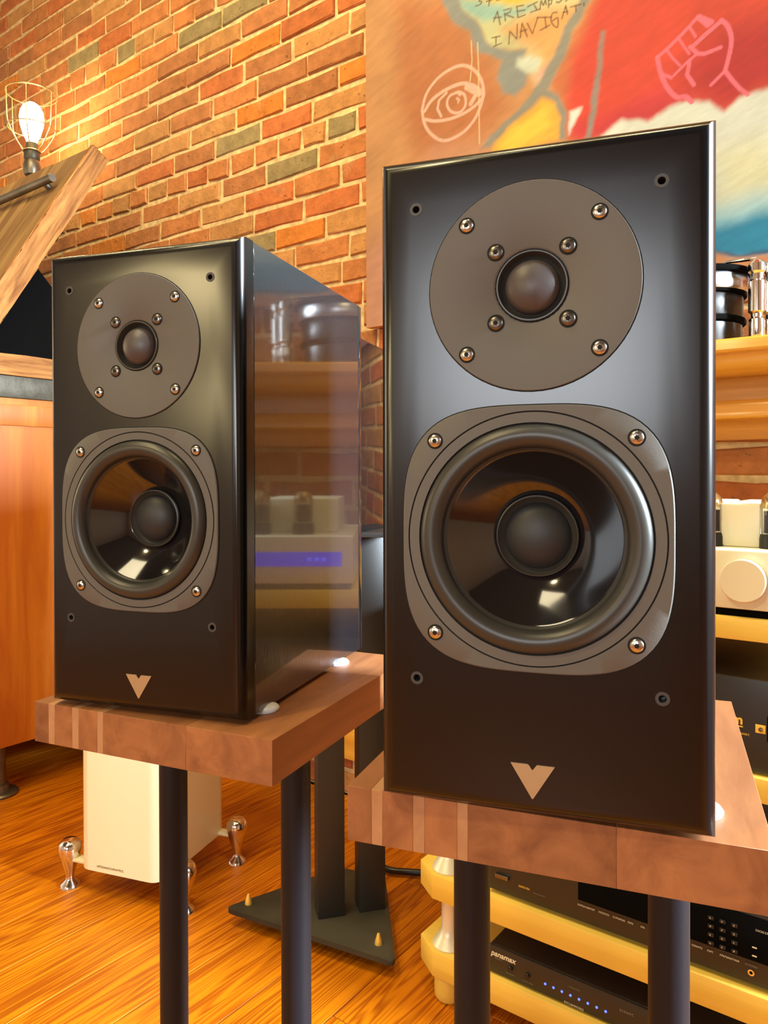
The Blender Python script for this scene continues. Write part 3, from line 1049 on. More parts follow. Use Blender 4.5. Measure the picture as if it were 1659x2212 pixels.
def screw(parent, x, z, y, r, m):
    if (r, m) not in SCREW_ME:
        me = to_mesh(lathe_bm([(r, 0.0), (r, -0.0003), (r * 0.93, -0.0008), (r * 0.7, -0.0012), (0, -0.00145)], 20, 'Y'), 'screw', True, 50)
        me.materials.append(MATS[m])
        star = [((0.42 if k % 2 else 0.30) * r * math.cos(k * PI / 6 + 0.3), (0.42 if k % 2 else 0.30) * r * math.sin(k * PI / 6 + 0.3)) for k in range(12)]
        ms = to_mesh(prism_bm(star, -0.00152, -0.0007, 'XZ'), 'socket', False)
        ms.materials.append(MATS['groove_black'])
        rm = to_mesh(lathe_bm([(r * 1.02, -0.00012), (r * 1.25, -0.00012)], 20, 'Y', cap0=False, cap1=False), 'countersink', False)
        rm.materials.append(MATS['groove_black'])
        SCREW_ME[(r, m)] = (me, ms, rm)
    me, ms, rm = SCREW_ME[(r, m)]
    o = link('screw', me, None, parent, (x, y, z))
    link('socket', ms, None, o)
    link('countersink', rm, None, o)
    return o


def superellipse(a, n, t):
    c_, s_ = math.cos(t), math.sin(t)
    r = a / (abs(c_) ** n + abs(s_) ** n) ** (1 / n)
    return r * c_, r * s_


def build_speaker(label):
    sp = thing('bookshelf_speaker', label, 'speaker', group='black bookshelf speakers on wooden stands')
    hw = SW / 2
    # holes for the drivers and the grille inserts
    cb = lathe_bm([(0.0572, -0.01), (0.0572, 0.055)], 72, 'Y', (WO[0], 0, WO[1]))
    lathe_bm([(0.0185, -0.01), (0.0185, 0.012)], 40, 'Y', (TW[0], 0, TW[1]), bm=cb)
    holes = [(-0.0625, 0.3128), (0.059, 0.3128), (-0.0625, 0.0656), (0.0595, 0.0656)]
    for hx, hz in holes:
        lathe_bm([(0.0026, -0.01), (0.0026, 0.010)], 20, 'Y', (hx, 0, hz), bm=cb)
    bmesh.ops.recalc_face_normals(cb, faces=cb.faces[:])
    # front baffle, its front edges rounded over
    bm = box_bm(-hw, hw, 0, 0.0178, 0, SH)
    fe = [e for e in bm.edges if all(abs(v.co.y) < 1e-6 for v in e.verts)]
    bmesh.ops.bevel(bm, geom=fe, offset=0.0080, segments=8, profile=0.5, affect='EDGES')
    bmesh.ops.recalc_face_normals(bm, faces=bm.faces[:])
    m1, mc = bpy.data.meshes.new('a'), bpy.data.meshes.new('b')
    bm.to_mesh(m1)
    bm.free()
    cb.to_mesh(mc)
    link('baffle', cut(m1, mc, 'baffle'), 'baffle_black', sp)
    bm = box_bm(-hw, hw, 0.0184, 0.2325, 0, SH, 0.0006, 1)
    bmesh.ops.recalc_face_normals(bm, faces=bm.faces[:])
    m2 = bpy.data.meshes.new('c')
    bm.to_mesh(m2)
    bm.free()
    link('cabinet', cut(m2, mc, 'cabinet'), 'veneer_black', sp)
    cb.free()
    box('rear_panel', -hw, hw, 0.2331, SD, 0, SH, 'gloss_black', sp, 0.001)
    for hx, hz in holes:
        ring('grille_insert', (hx, hz), 0.0019, 0.0034, -0.0003, 0.006, 'insert_dark', sp, 20)
    # tweeter
    ring('tweeter_seam', TW, 0.0500, 0.0533, -0.00015, 0.001, 'groove_black', sp)
    lathe('tweeter_plate', [(0.0527, 0.001), (0.0527, -0.0008), (0.0524, -0.0011), (0.0196, -0.0011), (0.0186, -0.0004), (0.0182, 0.0012)],
          'plate_grey', sp, 80, 'Y', (TW[0], 0, TW[1]), False, False)
    lathe('tweeter_ring', [(0.0182, -0.0002), (0.0176, -0.0013), (0.0170, -0.0013), (0.0158, 0.0028), (0.0146, 0.0042), (0.0138, 0.0034)],
          'rubber', sp, 56, 'Y', (TW[0], 0, TW[1]), False, False, 60)
    pr = [(0.0139 * math.sin(a), 0.0036 - 0.0088 * math.cos(a) + 0.0) for a in [PI / 2 * k / 10 for k in range(11)]][::-1]
    lathe('dome', pr, 'dome_fabric', sp, 48, 'Y', (TW[0], 0, TW[1]), False, False, 60)
    for sx in (-1, 1):
        for sz in (-1, 1):
            screw(sp, TW[0] + sx * 0.0329, TW[1] + sz * 0.0331, -0.0011, 0.0034, 'screw_steel')
            screw(sp, TW[0] + sx * 0.0179, TW[1] + sz * 0.0179, -0.0011, 0.0036, 'screw_dark')
            screw(sp, WO[0] + sx * 0.0499, WO[1] + sz * 0.0500, -0.0016, 0.0034, 'screw_steel')
    # woofer: rounded square flange, trim ring, surround, cone, cap
    K = 120

    def flange(name, a, n, r_in, y, m):
        bm_ = bmesh.new()
        o_ = [superellipse(a, n, 2 * PI * k / K) for k in range(K)]
        e_ = [superellipse(a - 0.0006, n, 2 * PI * k / K) for k in range(K)]
        R0 = [bm_.verts.new((WO[0] + p[0], 0.0, WO[1] + p[1])) for p in o_]
        R1 = [bm_.verts.new((WO[0] + p[0], y + 0.0005, WO[1] + p[1])) for p in o_]
        R2 = [bm_.verts.new((WO[0] + p[0], y, WO[1] + p[1])) for p in e_]
        R3 = [bm_.verts.new((WO[0] + r_in * math.cos(2 * PI * k / K), y, WO[1] + r_in * math.sin(2 * PI * k / K))) for k in range(K)]
        R4 = [bm_.verts.new((WO[0] + r_in * math.cos(2 * PI * k / K), 0.002, WO[1] + r_in * math.sin(2 * PI * k / K))) for k in range(K)]
        for A, B in ((R0, R1), (R1, R2), (R2, R3), (R3, R4)):
            for k in range(K):
                bm_.faces.new((A[k], A[(k + 1) % K], B[(k + 1) % K], B[k]))
        return link(name, to_mesh(bm_, name), m, sp)

    seam = [superellipse(0.0679, 3.3, 2 * PI * k / K) for k in range(K)]
    bm_ = bmesh.new()
    A = [bm_.verts.new((WO[0] + p[0], -0.00015, WO[1] + p[1])) for p in seam]
    B = [bm_.verts.new((WO[0] + p[0] * 0.95, -0.00015, WO[1] + p[1] * 0.95)) for p in seam]
    for k in range(K):
        bm_.faces.new((A[k], A[(k + 1) % K], B[(k + 1) % K], B[k]))
    link('woofer_seam', to_mesh(bm_, 'woofer_seam', False), 'groove_black', sp)
    flange('woofer_flange', 0.0673, 3.3, 0.0645, -0.0016, 'plate_grey')
    ring('groove', WO, 0.0634, 0.0647, -0.0008, 0.001, 'groove_black', sp, 96)
    ring('trim_ring', WO, 0.0586, 0.0637, -0.0017, 0.0022, 'plate_grey', sp, 96)
    ring('groove', WO, 0.0572, 0.0590, -0.0004, 0.0022, 'groove_black', sp, 96)
    pr = []
    for k in range(15):
        a = PI * k / 14
        pr.append((0.0520 + 0.0060 * math.cos(a), 0.0005 - 0.0062 * math.sin(a)))
    pr += [(0.0452, 0.0012), (0.0445, 0.0022)]
    lathe('surround', [(0.0585, 0.0012)] + pr, 'rubber', sp, 96, 'Y', (WO[0], 0, WO[1]), False, False, 70)
    pr = [(0.0462, 0.0012)] + [(0.0455 - 0.0245 * t, 0.0014 + 0.0205 * (1 - (1 - t) ** 1.35)) for t in [k / 14 for k in range(15)]]
    lathe('cone', pr, 'cone_poly', sp, 96, 'Y', (WO[0], 0, WO[1]), False, False, 70)
    lathe('cap_collar', [(0.0216, 0.0205), (0.0214, 0.0188), (0.0207, 0.0186), (0.0196, 0.0206), (0.0172, 0.0222)], 'rubber', sp, 64, 'Y', (WO[0], 0, WO[1]), False, False, 60)
    pr = [(0.0176 * math.sin(a), 0.0222 - 0.0085 * math.cos(a)) for a in [PI / 2 * k / 10 for k in range(11)]][::-1]
    lathe('dust_cap', pr, 'cap_black', sp, 56, 'Y', (WO[0], 0, WO[1]), False, False, 60)
    # V shaped emblem
    prism('emblem', [(-0.0130, 0.0268), (-0.0042, 0.0268), (-0.0020, 0.0240), (0.0002, 0.0268), (0.0090, 0.0268), (-0.0017, 0.0096), (-0.0023, 0.0096)],
          -0.0007, 0.0004, 'brass_matte', sp, 'XZ')
    # putty dots it stands on
    for fx in (-0.079, 0.079):
        for fy in (0.040, 0.185):
            pr = [(0.0, 0.0026), (0.006, 0.0022), (0.0105, 0.0006), (0.0118, -0.0012), (0.0112, -0.0028), (0.0, -0.0030)]
            lathe('putty_dot', pr, 'putty', sp, 20, 'Z', (fx, fy, 0), False, False, 60)
    return sp


def place_speaker(sp, fl):
    sp.location = (fl[0] + SW / 2 * math.cos(TOE), fl[1] + SW / 2 * math.sin(TOE), ZB)
    sp.rotation_euler = (0, 0, TOE)


spk_r = build_speaker('larger-looking black two-way speaker nearest the camera, on the right wooden stand')
place_speaker(spk_r, (-0.2430, 0.3220))
spk_l = copy_tree(spk_r)
spk_l['label'] = 'black two-way speaker showing its glossy side, on the left wooden stand'
place_speaker(spk_l, (-0.5498, 0.3077))

# ================================================================== wooden speaker stands


def build_stand(label, fl, rot):
    W_, D_, T_ = 0.2170, 0.247, 0.031
    top = ZB - 0.003
    st = thing('speaker_stand', label, 'stand', (fl[0], fl[1], 0), rot, 'walnut topped stands under the black speakers')
    cuts = [0, 0.0146, 0.0211, 0.0390, 0.0457, 0.0640, 0.0699, 0.146, W_]
    for k, (a, b_) in enumerate(zip(cuts, cuts[1:])):
        box('plank', a, b_, 0, D_, top - T_, top, 'light_strip' if k in (1, 3, 5) else 'walnut', st, 0.0002, 1)
    for lx in (0.0455, W_ - 0.0460):
        lathe('leg', [(0.0123, 0.014), (0.0123, top - T_ + 0.001)], 'tube_black', st, 32, 'Z', (lx, 0.108, 0))
    box('base_plate', 0.0, W_, 0.0, D_, 0.004, 0.016, 'plate_steel', st, 0.002)
    for lx in (0.02, W_ - 0.02):
        for ly in (0.02, D_ - 0.02):
            lathe('foot', [(0.010, 0.0), (0.012, 0.004)], 'rubber', st, 16, 'Z', (lx, ly, 0))
    return st


build_stand('walnut topped stand with black tube legs, left one, white tower behind its legs', (-0.568, 0.3057), math.radians(12.8))
build_stand('walnut topped stand with black tube legs, right one in front of the rack', (-0.2703, 0.3278), math.radians(16.2))

# ================================================================== white tower speaker on outrigger feet
tw = thing('tower_speaker', 'white tower speaker with chrome outrigger feet behind the left stand', 'speaker', (-1.528, 0.919, 0), math.radians(17.2))
bm = box_bm(0, 0.213, 0, 0.265, 0.060, 0.93)
ve = [e for e in bm.edges if abs(e.verts[0].co.z - e.verts[1].co.z) > 0.5]
bmesh.ops.bevel(bm, geom=ve, offset=0.028, segments=6, profile=0.5, affect='EDGES')
link('cabinet', to_mesh(bm, 'cabinet', True, 30), 'white_gloss', tw)
glyph_row('lettering', 0.052, 0.122, 0.0705, 0.0042, -0.0002, 'print_brown', tw, 5, 0.0044)
for fx, fy in ((-0.045, 0.025), (0.258, 0.025), (-0.045, 0.240), (0.258, 0.240)):
    s = -1 if fx < 0 else 1
    f = lathe('outrigger_foot', [(0.0, 0.106), (0.015, 0.1045), (0.0235, 0.096), (0.0255, 0.084), (0.0205, 0.062), (0.0130, 0.038), (0.0090, 0.024), (0.0100, 0.015), (0.020, 0.007), (0.022, 0.0), (0.0, 0.0)], 'chrome', tw, 28, 'Z', (fx, fy, 0), False, False, 50)
    box('outrigger_arm', min(fx, 0.1 + s * 0.06), max(fx, 0.1 + s * 0.06), fy - 0.012, fy + 0.012, 0.061, 0.068, 'white_gloss', tw, 0.002)
for hx in (0.106,):
    for z_, r_ in ((0.80, 0.045), (0.66, 0.072), (0.46, 0.072)):
        lathe('driver', [(r_, 0.0), (r_, -0.003), (r_ * 0.9, -0.005), (r_ * 0.8, 0.001), (r_ * 0.3, 0.014), (0, 0.010)], 'rubber', tw, 40, 'Y', (hx, 0, z_), False, False, 50)

# ================================================================== black metal stand with triangular base
bs = thing('metal_stand', 'black twin-post metal speaker stand on a triangular spiked base plate', 'stand', (-1.0, 1.17, 0))


def rounded(pts, r, n=5):
    out = []
    m_ = len(pts)
    for k in range(m_):
        p, a, b_ = Vector(pts[k]), Vector(pts[k - 1]), Vector(pts[(k + 1) % m_])
        da, db = (a - p).normalized(), (b_ - p).normalized()
        for j in range(n + 1):
            t = j / n
            q = (p + da * r) * (1 - t) ** 2 + p * 2 * t * (1 - t) + (p + db * r) * t ** 2
            out.append((q.x, q.y))
    return out


tri = [(-1.183, 1.036), (-0.797, 1.103), (-0.985, 1.325), (-1.090, 1.300)]
prism('base_plate', rounded([(x_ + 1.0, y_ - 1.17) for x_, y_ in tri], 0.018), 0.026, 0.036, 'plate_steel', bs, bev=0.001)
for x_, y_ in ((-1.153, 1.0746), (-0.8555, 1.1284), (-1.03, 1.285)):
    lathe('spike', [(0.0, 0.0), (0.006, 0.014), (0.006, 0.026), (0.006, 0.036), (0.0075, 0.036), (0.0068, 0.042), (0.0025, 0.056), (0.0, 0.057)], 'gold', bs, 20, 'Z', (x_ + 1.0, y_ - 1.17, 0), False, False)
PR = math.radians(51)
for (x_, y_) in ((-0.9985, 1.1176), (-0.9468, 1.1854)):
    box('post', 0, 0.0545, 0, 0.046, 0.036, 0.805, 'post_black', bs, 0.0015, loc=(x_ + 1.0, y_ - 1.17, 0), rot=(0, 0, PR))
box('top_plate', -0.02, 0.165, -0.05, 0.12, 0.805, 0.815, 'post_black', bs, 0.001, loc=(-0.02, -0.06, 0), rot=(0, 0, math.radians(30)))
ss = thing('shelf_speaker', 'glossy black speaker on the metal stand, seen in the gap between the two big speakers', 'speaker', (-0.877, 1.080, 0.815), math.radians(18.2))
box('cabinet', -0.15, 0.0, 0.0, 0.22, 0.0, 0.372, 'gloss_black', ss, 0.003)
box('grille', -0.144, -0.006, -0.006, 0.0, 0.006, 0.366, 'rubber', ss, 0.001)

tag(tube('power_cable', spline([(-0.86, 1.56, 0.008), (-0.93, 1.45, 0.012), (-0.985, 1.41, 0.012), (-1.035, 1.392, 0.012), (-1.10, 1.43, 0.010), (-1.2, 1.56, 0.008)], 8), 0.0075, 'cable_black', None, 10),
    'thick black cable lying on the floor between the metal stand and the rack', 'cable')

# ================================================================== maple audio rack
RK = (-0.757, 1.095, 0)
rack = thing('audio_rack', 'pale maple audio rack with round metal posts below the mantel', 'rack', RK)
RW, RD = 0.785, 0.43
SHELVES = [(0.0500, 0.0935), (0.1855, 0.2285), (0.4870, 0.5200), (0.7010, 0.7312)]
for z0, z1 in SHELVES:
    c_ = 0.044
    d_ = 0.030
    out = [(c_, 0), (RW - c_, 0), (RW, d_), (RW, RD - d_), (RW - c_, RD), (c_, RD), (0, RD - d_), (0, d_)]
    prism('shelf', out, z0, z1, 'maple', rack, bev=0.0015)
for px, py in ((0.057, 0.036), (RW - 0.055, 0.036), (0.057, RD - 0.036), (RW - 0.055, RD - 0.036)):
    for (a0, a1), (b0, b1) in zip(SHELVES, SHELVES[1:]):
        lathe('post', [(0.029, a1), (0.030, a1 + 0.003), (0.026, a1 + 0.010), (0.018, a1 + 0.020), (0.0135, a1 + 0.030), (0.0135, b0 - 0.012), (0.019, b0 - 0.004), (0.020, b0)],
              'pale_metal', rack, 32, 'Z', (px, py, 0))
    lathe('foot', [(0.022, 0.0), (0.0265, 0.006), (0.0265, 0.044), (0.022, 0.050)], 'maple', rack, 28, 'Z', (px, py, 0))

# ---------------------------------------------------------------- surge protector on the lowest shelf
RY = 1.105
pc = thing('power_conditioner', 'slim black component with a row of blue lights on the lowest rack shelf', 'component', (-0.605, RY, 0.0935))
box('case', 0.0, 0.432, 0.004, 0.31, 0.006, 0.049, 'black_case', pc, 0.002)
box('front_panel', -0.002, 0.434, 0.0, 0.006, 0.003, 0.0475, 'black_face', pc, 0.0012)
for fx in (0.03, 0.40):
    for fy in (0.03, 0.28):
        lathe('foot', [(0.011, 0.0), (0.012, 0.006)], 'rubber', pc, 16, 'Z', (fx, fy, 0))
link('lettering', text_mesh('panamax', 0.0125, 0.0002, 'LEFT', 0.25, 0.0003), 'print_white', pc, (0.003, -0.0004, 0.0320))
glyph_row('lettering', 0.010, 0.024, 0.0275, 0.0026, -0.0002, 'print_dim', pc, 11)
for kx in (0.0385, 0.069):
    lathe('button', [(0.0042, 0.001), (0.0042, -0.003), (0.0034, -0.004), (0, -0.004)], 'black_case', pc, 20, 'Y', (kx, 0, 0.0225), False, False)
glyph_row('lettering', 0.032, 0.046, 0.0115, 0.0024, -0.0002, 'print_dim', pc, 12)
glyph_row('lettering', 0.060, 0.080, 0.0105, 0.0024, -0.0002, 'print_dim', pc, 13)
for k in range(8):
    lathe('light', [(0.0019, 0.0008), (0.0019, -0.0008), (0.0012, -0.0014), (0, -0.0016)], 'led_blue', pc, 14, 'Y', (0.100 + 0.01405 * k, 0, 0.0212 - 0.0003 * k), False, False)
glyph_row('lettering', 0.140, 0.158, 0.0325, 0.0020, -0.0002, 'print_dim', pc, 14)
glyph_row('lettering', 0.132, 0.163, 0.0045, 0.0036, -0.0002, 'print_white', pc, 15)
glyph_row('lettering', 0.220, 0.240, 0.0290, 0.0040, -0.0002, 'print_dim', pc, 16)

# ---------------------------------------------------------------- receiver on the second shelf
rv = thing('av_receiver', 'black receiver with small keypad and headphone jack on the second rack shelf', 'receiver', (-0.605, RY, 0.2285))
box('case', 0.0, 0.435, 0.006, 0.36, 0.008, 0.168, 'black_case', rv, 0.002)
box('front_panel', -0.003, 0.438, 0.0, 0.008, 0.0065, 0.170, 'black_face', rv, 0.002)
box('lower_flap', 0.155, 0.43, -0.0015, 0.001, 0.040, 0.100, 'black_void', rv, 0.0005)
for fx in (0.04, 0.39):
    for fy in (0.04, 0.32):
        lathe('foot', [(0.018, 0.0), (0.019, 0.008)], 'rubber', rv, 20, 'Z', (fx, fy, 0))
box('power_button', 0.012, 0.036, -0.004, 0.0, 0.030, 0.037, 'screw_dark', rv, 0.001)
glyph_row('lettering', 0.054, 0.074, 0.0265, 0.0034, -0.0002, 'print_gold', rv, 21)
glyph_row('lettering', 0.080, 0.100, 0.0240, 0.0024, -0.0002, 'print_dim', rv, 22)
for k, (a, b_) in enumerate(((0.155, 0.182), (0.188, 0.204), (0.210, 0.228), (0.2325, 0.2405), (0.2515, 0.257), (0.323, 0.337), (0.3435, 0.352), (0.360, 0.384))):
    glyph_row('lettering', a, b_, 0.0315, 0.0028, -0.0017, 'print_white', rv, 30 + k)
for r_ in range(4):
    for c_ in range(3):
        b_ = box('key', 0.3445 + 0.0152 * c_, 0.3525 + 0.0152 * c_, -0.0035, -0.0010, 0.0425 + 0.0118 * r_, 0.0475 + 0.0118 * r_, 'black_case', rv, 0.0006)
        glyph_row('key_mark', 0.347 + 0.0152 * c_, 0.3505 + 0.0152 * c_, 0.0437 + 0.0118 * r_, 0.0026, -0.0035, 'print_white', b_, 50 + r_ * 3 + c_, 0.0026)
for z_ in (0.0465, 0.058):
    box('indicator', 0.4005, 0.4065, -0.0022, -0.001, z_, z_ + 0.0018, 'print_white', rv, 0.0003)
ring('headphone_jack', (0.3993, 0.0232), 0.0022, 0.0042, -0.0018, 0.0, 'chrome', rv, 24)
disc('jack_hole', (0.3993, 0.0232), 0.0022, -0.0003, 0.001, 'black_void', rv, 20)
glyph_row('lettering', 0.392, 0.408, 0.0318, 0.0026, -0.0017, 'print_dim', rv, 71)
glyph_row('lettering', 0.405, 0.425, 0.082, 0.0030, -0.0017, 'print_white', rv, 72)

# ---------------------------------------------------------------- power amplifier on the third shelf
pa = thing('power_amplifier', 'tall black amplifier with gold lettering on the third rack shelf', 'amplifier', (-0.605, RY, 0.520))
box('case', 0.0, 0.432, 0.004, 0.36, 0.008, 0.127, 'black_case', pa, 0.002)
box('front_panel', -0.003, 0.435, 0.0, 0.006, 0.004, 0.1285, 'black_face', pa, 0.0015)
for fx in (0.04, 0.39):
    for fy in (0.04, 0.32):
        lathe('foot', [(0.018, 0.0), (0.019, 0.008)], 'rubber', pa, 20, 'Z', (fx, fy, 0))
link('lettering', text_mesh('adcom', 0.0172, 0.0002, 'RIGHT', 0, 0.0006), 'print_gold', pa, (0.3885, -0.0004, 0.0655))
box('underline', 0.345, 0.3885, -0.0004, 0.0, 0.0612, 0.0630, 'print_gold', pa)
glyph_row('lettering', 0.352, 0.384, 0.0560, 0.0032, -0.0002, 'print_gold', pa, 81)
glyph_row('lettering', 0.352, 0.3965, 0.0510, 0.0032, -0.0002, 'print_gold', pa, 82)
box('switch_plate', 0.4040, 0.4165, -0.0006, 0.0, 0.0575, 0.0690, 'print_gold', pa, 0.0002)
lathe('switch', [(0.0026, 0), (0.0026, -0.003), (0.0018, -0.0042), (0, -0.0045)], 'screw_dark', pa, 18, 'Y', (0.4105, -0.0006, 0.0632), False, False)
box('button_bar', 0.4185, 0.4300, -0.003, 0.0, 0.048, 0.082, 'black_void', pa, 0.001)

# ---------------------------------------------------------------- tube amplifier on the top shelf
ta = thing('tube_amplifier', 'cream tube amplifier with a large round knob and blue display on the top rack shelf', 'amplifier', (-0.435, RY - 0.005, 0.7312))
box('chassis', 0.0, 0.40, 0.0, 0.30, 0.0105, 0.0905, 'cream_enamel', ta, 0.003)
box('base', 0.006, 0.394, 0.006, 0.29, 0.0, 0.0105, 'black_void', ta)
lathe('knob', [(0.0288, 0.0), (0.0288, -0.010), (0.0278, -0.0115), (0, -0.0115)], 'cream_enamel', ta, 56, 'Y', (0.2205, 0, 0.0505), False, False)
box('display', 0.020, 0.172, -0.001, 0.002, 0.040, 0.064, 'display_blue', ta, 0.0005)
for k in range(3):
    lathe('indicator', [(0.0036, 0.0), (0.0036, -0.003), (0, -0.004)], 'led_blue', ta, 16, 'Y', (0.050 + 0.012 * k, -0.001, 0.052), False, False)
lathe('indicator', [(0.003, 0.0), (0.003, -0.003), (0, -0.004)], 'led_blue', ta, 16, 'Y', (0.176, -0.001, 0.052), False, False)
for tx, ty in ((0.165, 0.055), (0.248, 0.055), (0.09, 0.055), (0.325, 0.055)):
    v = lathe('vacuum_tube', [(0.0165, 0.108), (0.0170, 0.114), (0.0170, 0.150), (0.0150, 0.160), (0.008, 0.168), (0, 0.170)], 'tube_glass', ta, 28, 'Z', (tx, ty, 0), False, False, 60)
    lathe('socket', [(0.0185, 0.0905), (0.0185, 0.104), (0.0172, 0.110)], 'black_case', v, 28, 'Z', (tx, ty, 0))
    box('plate', tx - 0.008, tx + 0.008, ty - 0.005, ty + 0.005, 0.112, 0.142, 'tube_plate', v, 0.001)
    lathe('getter', [(0.0135, 0.146), (0.0140, 0.152), (0.0125, 0.158), (0.006, 0.165)], 'getter_gold', v, 24, 'Z', (tx, ty, 0), False, False)
    tube('support_wire', [(tx - 0.0105, ty, 0.108), (tx - 0.0105, ty, 0.146)], 0.0009, 'getter_gold', v, 6)
for a, b_ in ((0.030, 0.165), (0.176, 0.232), (0.250, 0.370)):
    box('transformer_cover', a, b_, 0.085 if a != 0.176 else 0.05, 0.26, 0.0905, 0.152, 'cream_enamel', ta, 0.004)

# ================================================================== mantel with its turntable
mt = thing('mantel_shelf', 'golden varnished wooden mantel with stepped moulding under the painting', 'mantel', (0.10, WALL_Y - 0.004, 0.99))
MX0, MX1 = -0.85, 0.95


def moulding(name, pts, m='mantel_wood', inset=0.0):
    prism(name, [(y_ - (WALL_Y - 0.004), z_ - 0.99) for y_, z_ in pts], MX0 + inset, MX1 - inset, m, mt, 'YZ')


yb = WALL_Y - 0.004
moulding('shelf_board', [(yb, 1.1637), (1.424, 1.1637), (1.420, 1.160), (1.420, 1.1445), (1.424, 1.1410), (yb, 1.1410)])
moulding('cove', [(yb, 1.1410), (1.449, 1.1410), (1.449, 1.1375), (1.452, 1.130), (1.460, 1.1205), (1.476, 1.1140), (yb, 1.1140)], inset=0.03)
moulding('frieze', [(yb, 1.1140), (1.600, 1.1140), (1.600, 1.0660), (yb, 1.0660)], inset=0.06)
moulding('lower_moulding', [(yb, 1.0660), (1.552, 1.0660), (1.550, 1.063), (1.550, 1.035), (1.553, 1.0318), (yb, 1.0318)], inset=0.05)
moulding('backing_board', [(yb, 1.0318), (1.630, 1.0318), (1.632, 0.994), (yb, 0.994)], inset=0.07)

tt = thing('turntable', 'round black and silver layered turntable with chrome pillar on the mantel', 'turntable', (-0.392, 1.535, 1.1637))
lathe('plinth', [(0.086, 0.0), (0.088, 0.003), (0.088, 0.042), (0.084, 0.045)], 'black_face', tt, 64)
lathe('band', [(0.094, 0.045), (0.095, 0.047), (0.095, 0.052), (0.094, 0.054)], 'black_void', tt, 64)
lathe('sub_platter', [(0.088, 0.054), (0.090, 0.057), (0.090, 0.094), (0.088, 0.097)], 'black_face', tt, 64)
lathe('band', [(0.096, 0.097), (0.096, 0.102)], 'black_void', tt, 64)
lathe('platter', [(0.098, 0.102), (0.100, 0.105), (0.100, 0.130), (0.098, 0.133)], 'brushed_silver', tt, 64)
lathe('mat', [(0.108, 0.133), (0.109, 0.135), (0.109, 0.140), (0.108, 0.142)], 'black_void', tt, 64)
for (ax, ay) in ((0.1225, -0.045), (0.142, -0.02)):
    lathe('tonearm_pillar', [(0.012, 0.0), (0.0135, 0.003), (0.0135, 0.040), (0.010, 0.044), (0.010, 0.050), (0.0145, 0.054), (0.0145, 0.108), (0.011, 0.112), (0.011, 0.122), (0.0145, 0.126), (0.0145, 0.140), (0.008, 0.146)],
          'chrome', tt, 28, 'Z', (ax, ay, 0))
tube('tonearm', [(0.1225, -0.045, 0.150), (0.07, -0.03, 0.156), (0.02, 0.01, 0.150)], 0.0035, 'chrome', tt, 10)

# ================================================================== console with sloped board and cage lamp
cs = thing('console_cabinet', 'orange wooden cabinet with dark iron band and thick rough top at the left edge', 'cabinet', (-2.9, 1.2, 0))


def crel(x_, y_):
    return x_ + 2.9, y_ - 1.2


CX0, CX1, CY0, CY1 = -3.7, -2.13, 0.82, 1.60
a0, b0 = crel(CX0, CY0)
a1, b1 = crel(CX1, CY1)
box('side_panel', a1 - 0.022, a1, b0, b1, 0.154, 1.147, 'orange_panel', cs, 0.002)
box('side_panel', a0, a0 + 0.022, b0, b1, 0.154, 1.147, 'orange_panel', cs, 0.002)
box('rail', a1, a1 + 0.004, b0, b1, 1.068, 1.128, 'orange_panel', cs, 0.0015)
box('back_panel', a0 + 0.022, a1 - 0.022, b1 - 0.02, b1, 0.154, 1.147, 'orange_panel', cs)
box('bottom_panel', a0 + 0.022, a1 - 0.022, b0, b1 - 0.02, 0.154, 0.176, 'orange_panel', cs)
for k in range(3):
    w_ = (a1 - a0 - 0.044) / 3
    d_ = box('door', a0 + 0.024 + k * w_, a0 + 0.020 + (k + 1) * w_, b0, b0 + 0.02, 0.18, 1.14, 'orange_panel', cs, 0.002)
    box('handle', a0 + 0.05 + k * w_, a0 + 0.062 + k * w_, b0 - 0.025, b0, 0.62, 0.74, 'dark_iron', d_, 0.002)
box('iron_band', a0 - 0.004, a1 + 0.007, b0 - 0.004, b1, 1.147, 1.2095, 'dark_iron', cs, 0.002)
bm = box_bm(a0 - 0.02, a1 + 0.016, b0 - 0.02, b1, 1.2095, 1.2695)
bmesh.ops.subdivide_edges(bm, edges=bm.edges[:], cuts=9, use_grid_fill=True)
for v in bm.verts:
    if abs(v.co.x - (a1 + 0.016)) < 1e-4 or abs(v.co.y - (b0 - 0.02)) < 1e-4:
        v.co += Vector((random.uniform(-0.0035, 0.002), random.uniform(-0.002, 0.003), random.uniform(-0.0012, 0.0012)))
link('top_slab', to_mesh(bm, 'top_slab', True, 60), 'reclaimed_edge', cs)
for lx, ly in ((-2.195, 1.075), (-2.195, 1.52), (-3.63, 0.9), (-3.63, 1.52)):
    x_, y_ = crel(lx, ly)
    lg = lathe('leg', [(0.017, 0.012), (0.017, 0.156)], 'pipe_iron', cs, 24, 'Z', (x_, y_, 0))
    lathe('floor_flange', [(0.050, 0.0), (0.051, 0.006), (0.047, 0.011), (0.028, 0.014), (0.025, 0.030), (0.020, 0.032)], 'pipe_iron', lg, 32, 'Z', (x_, y_, 0))

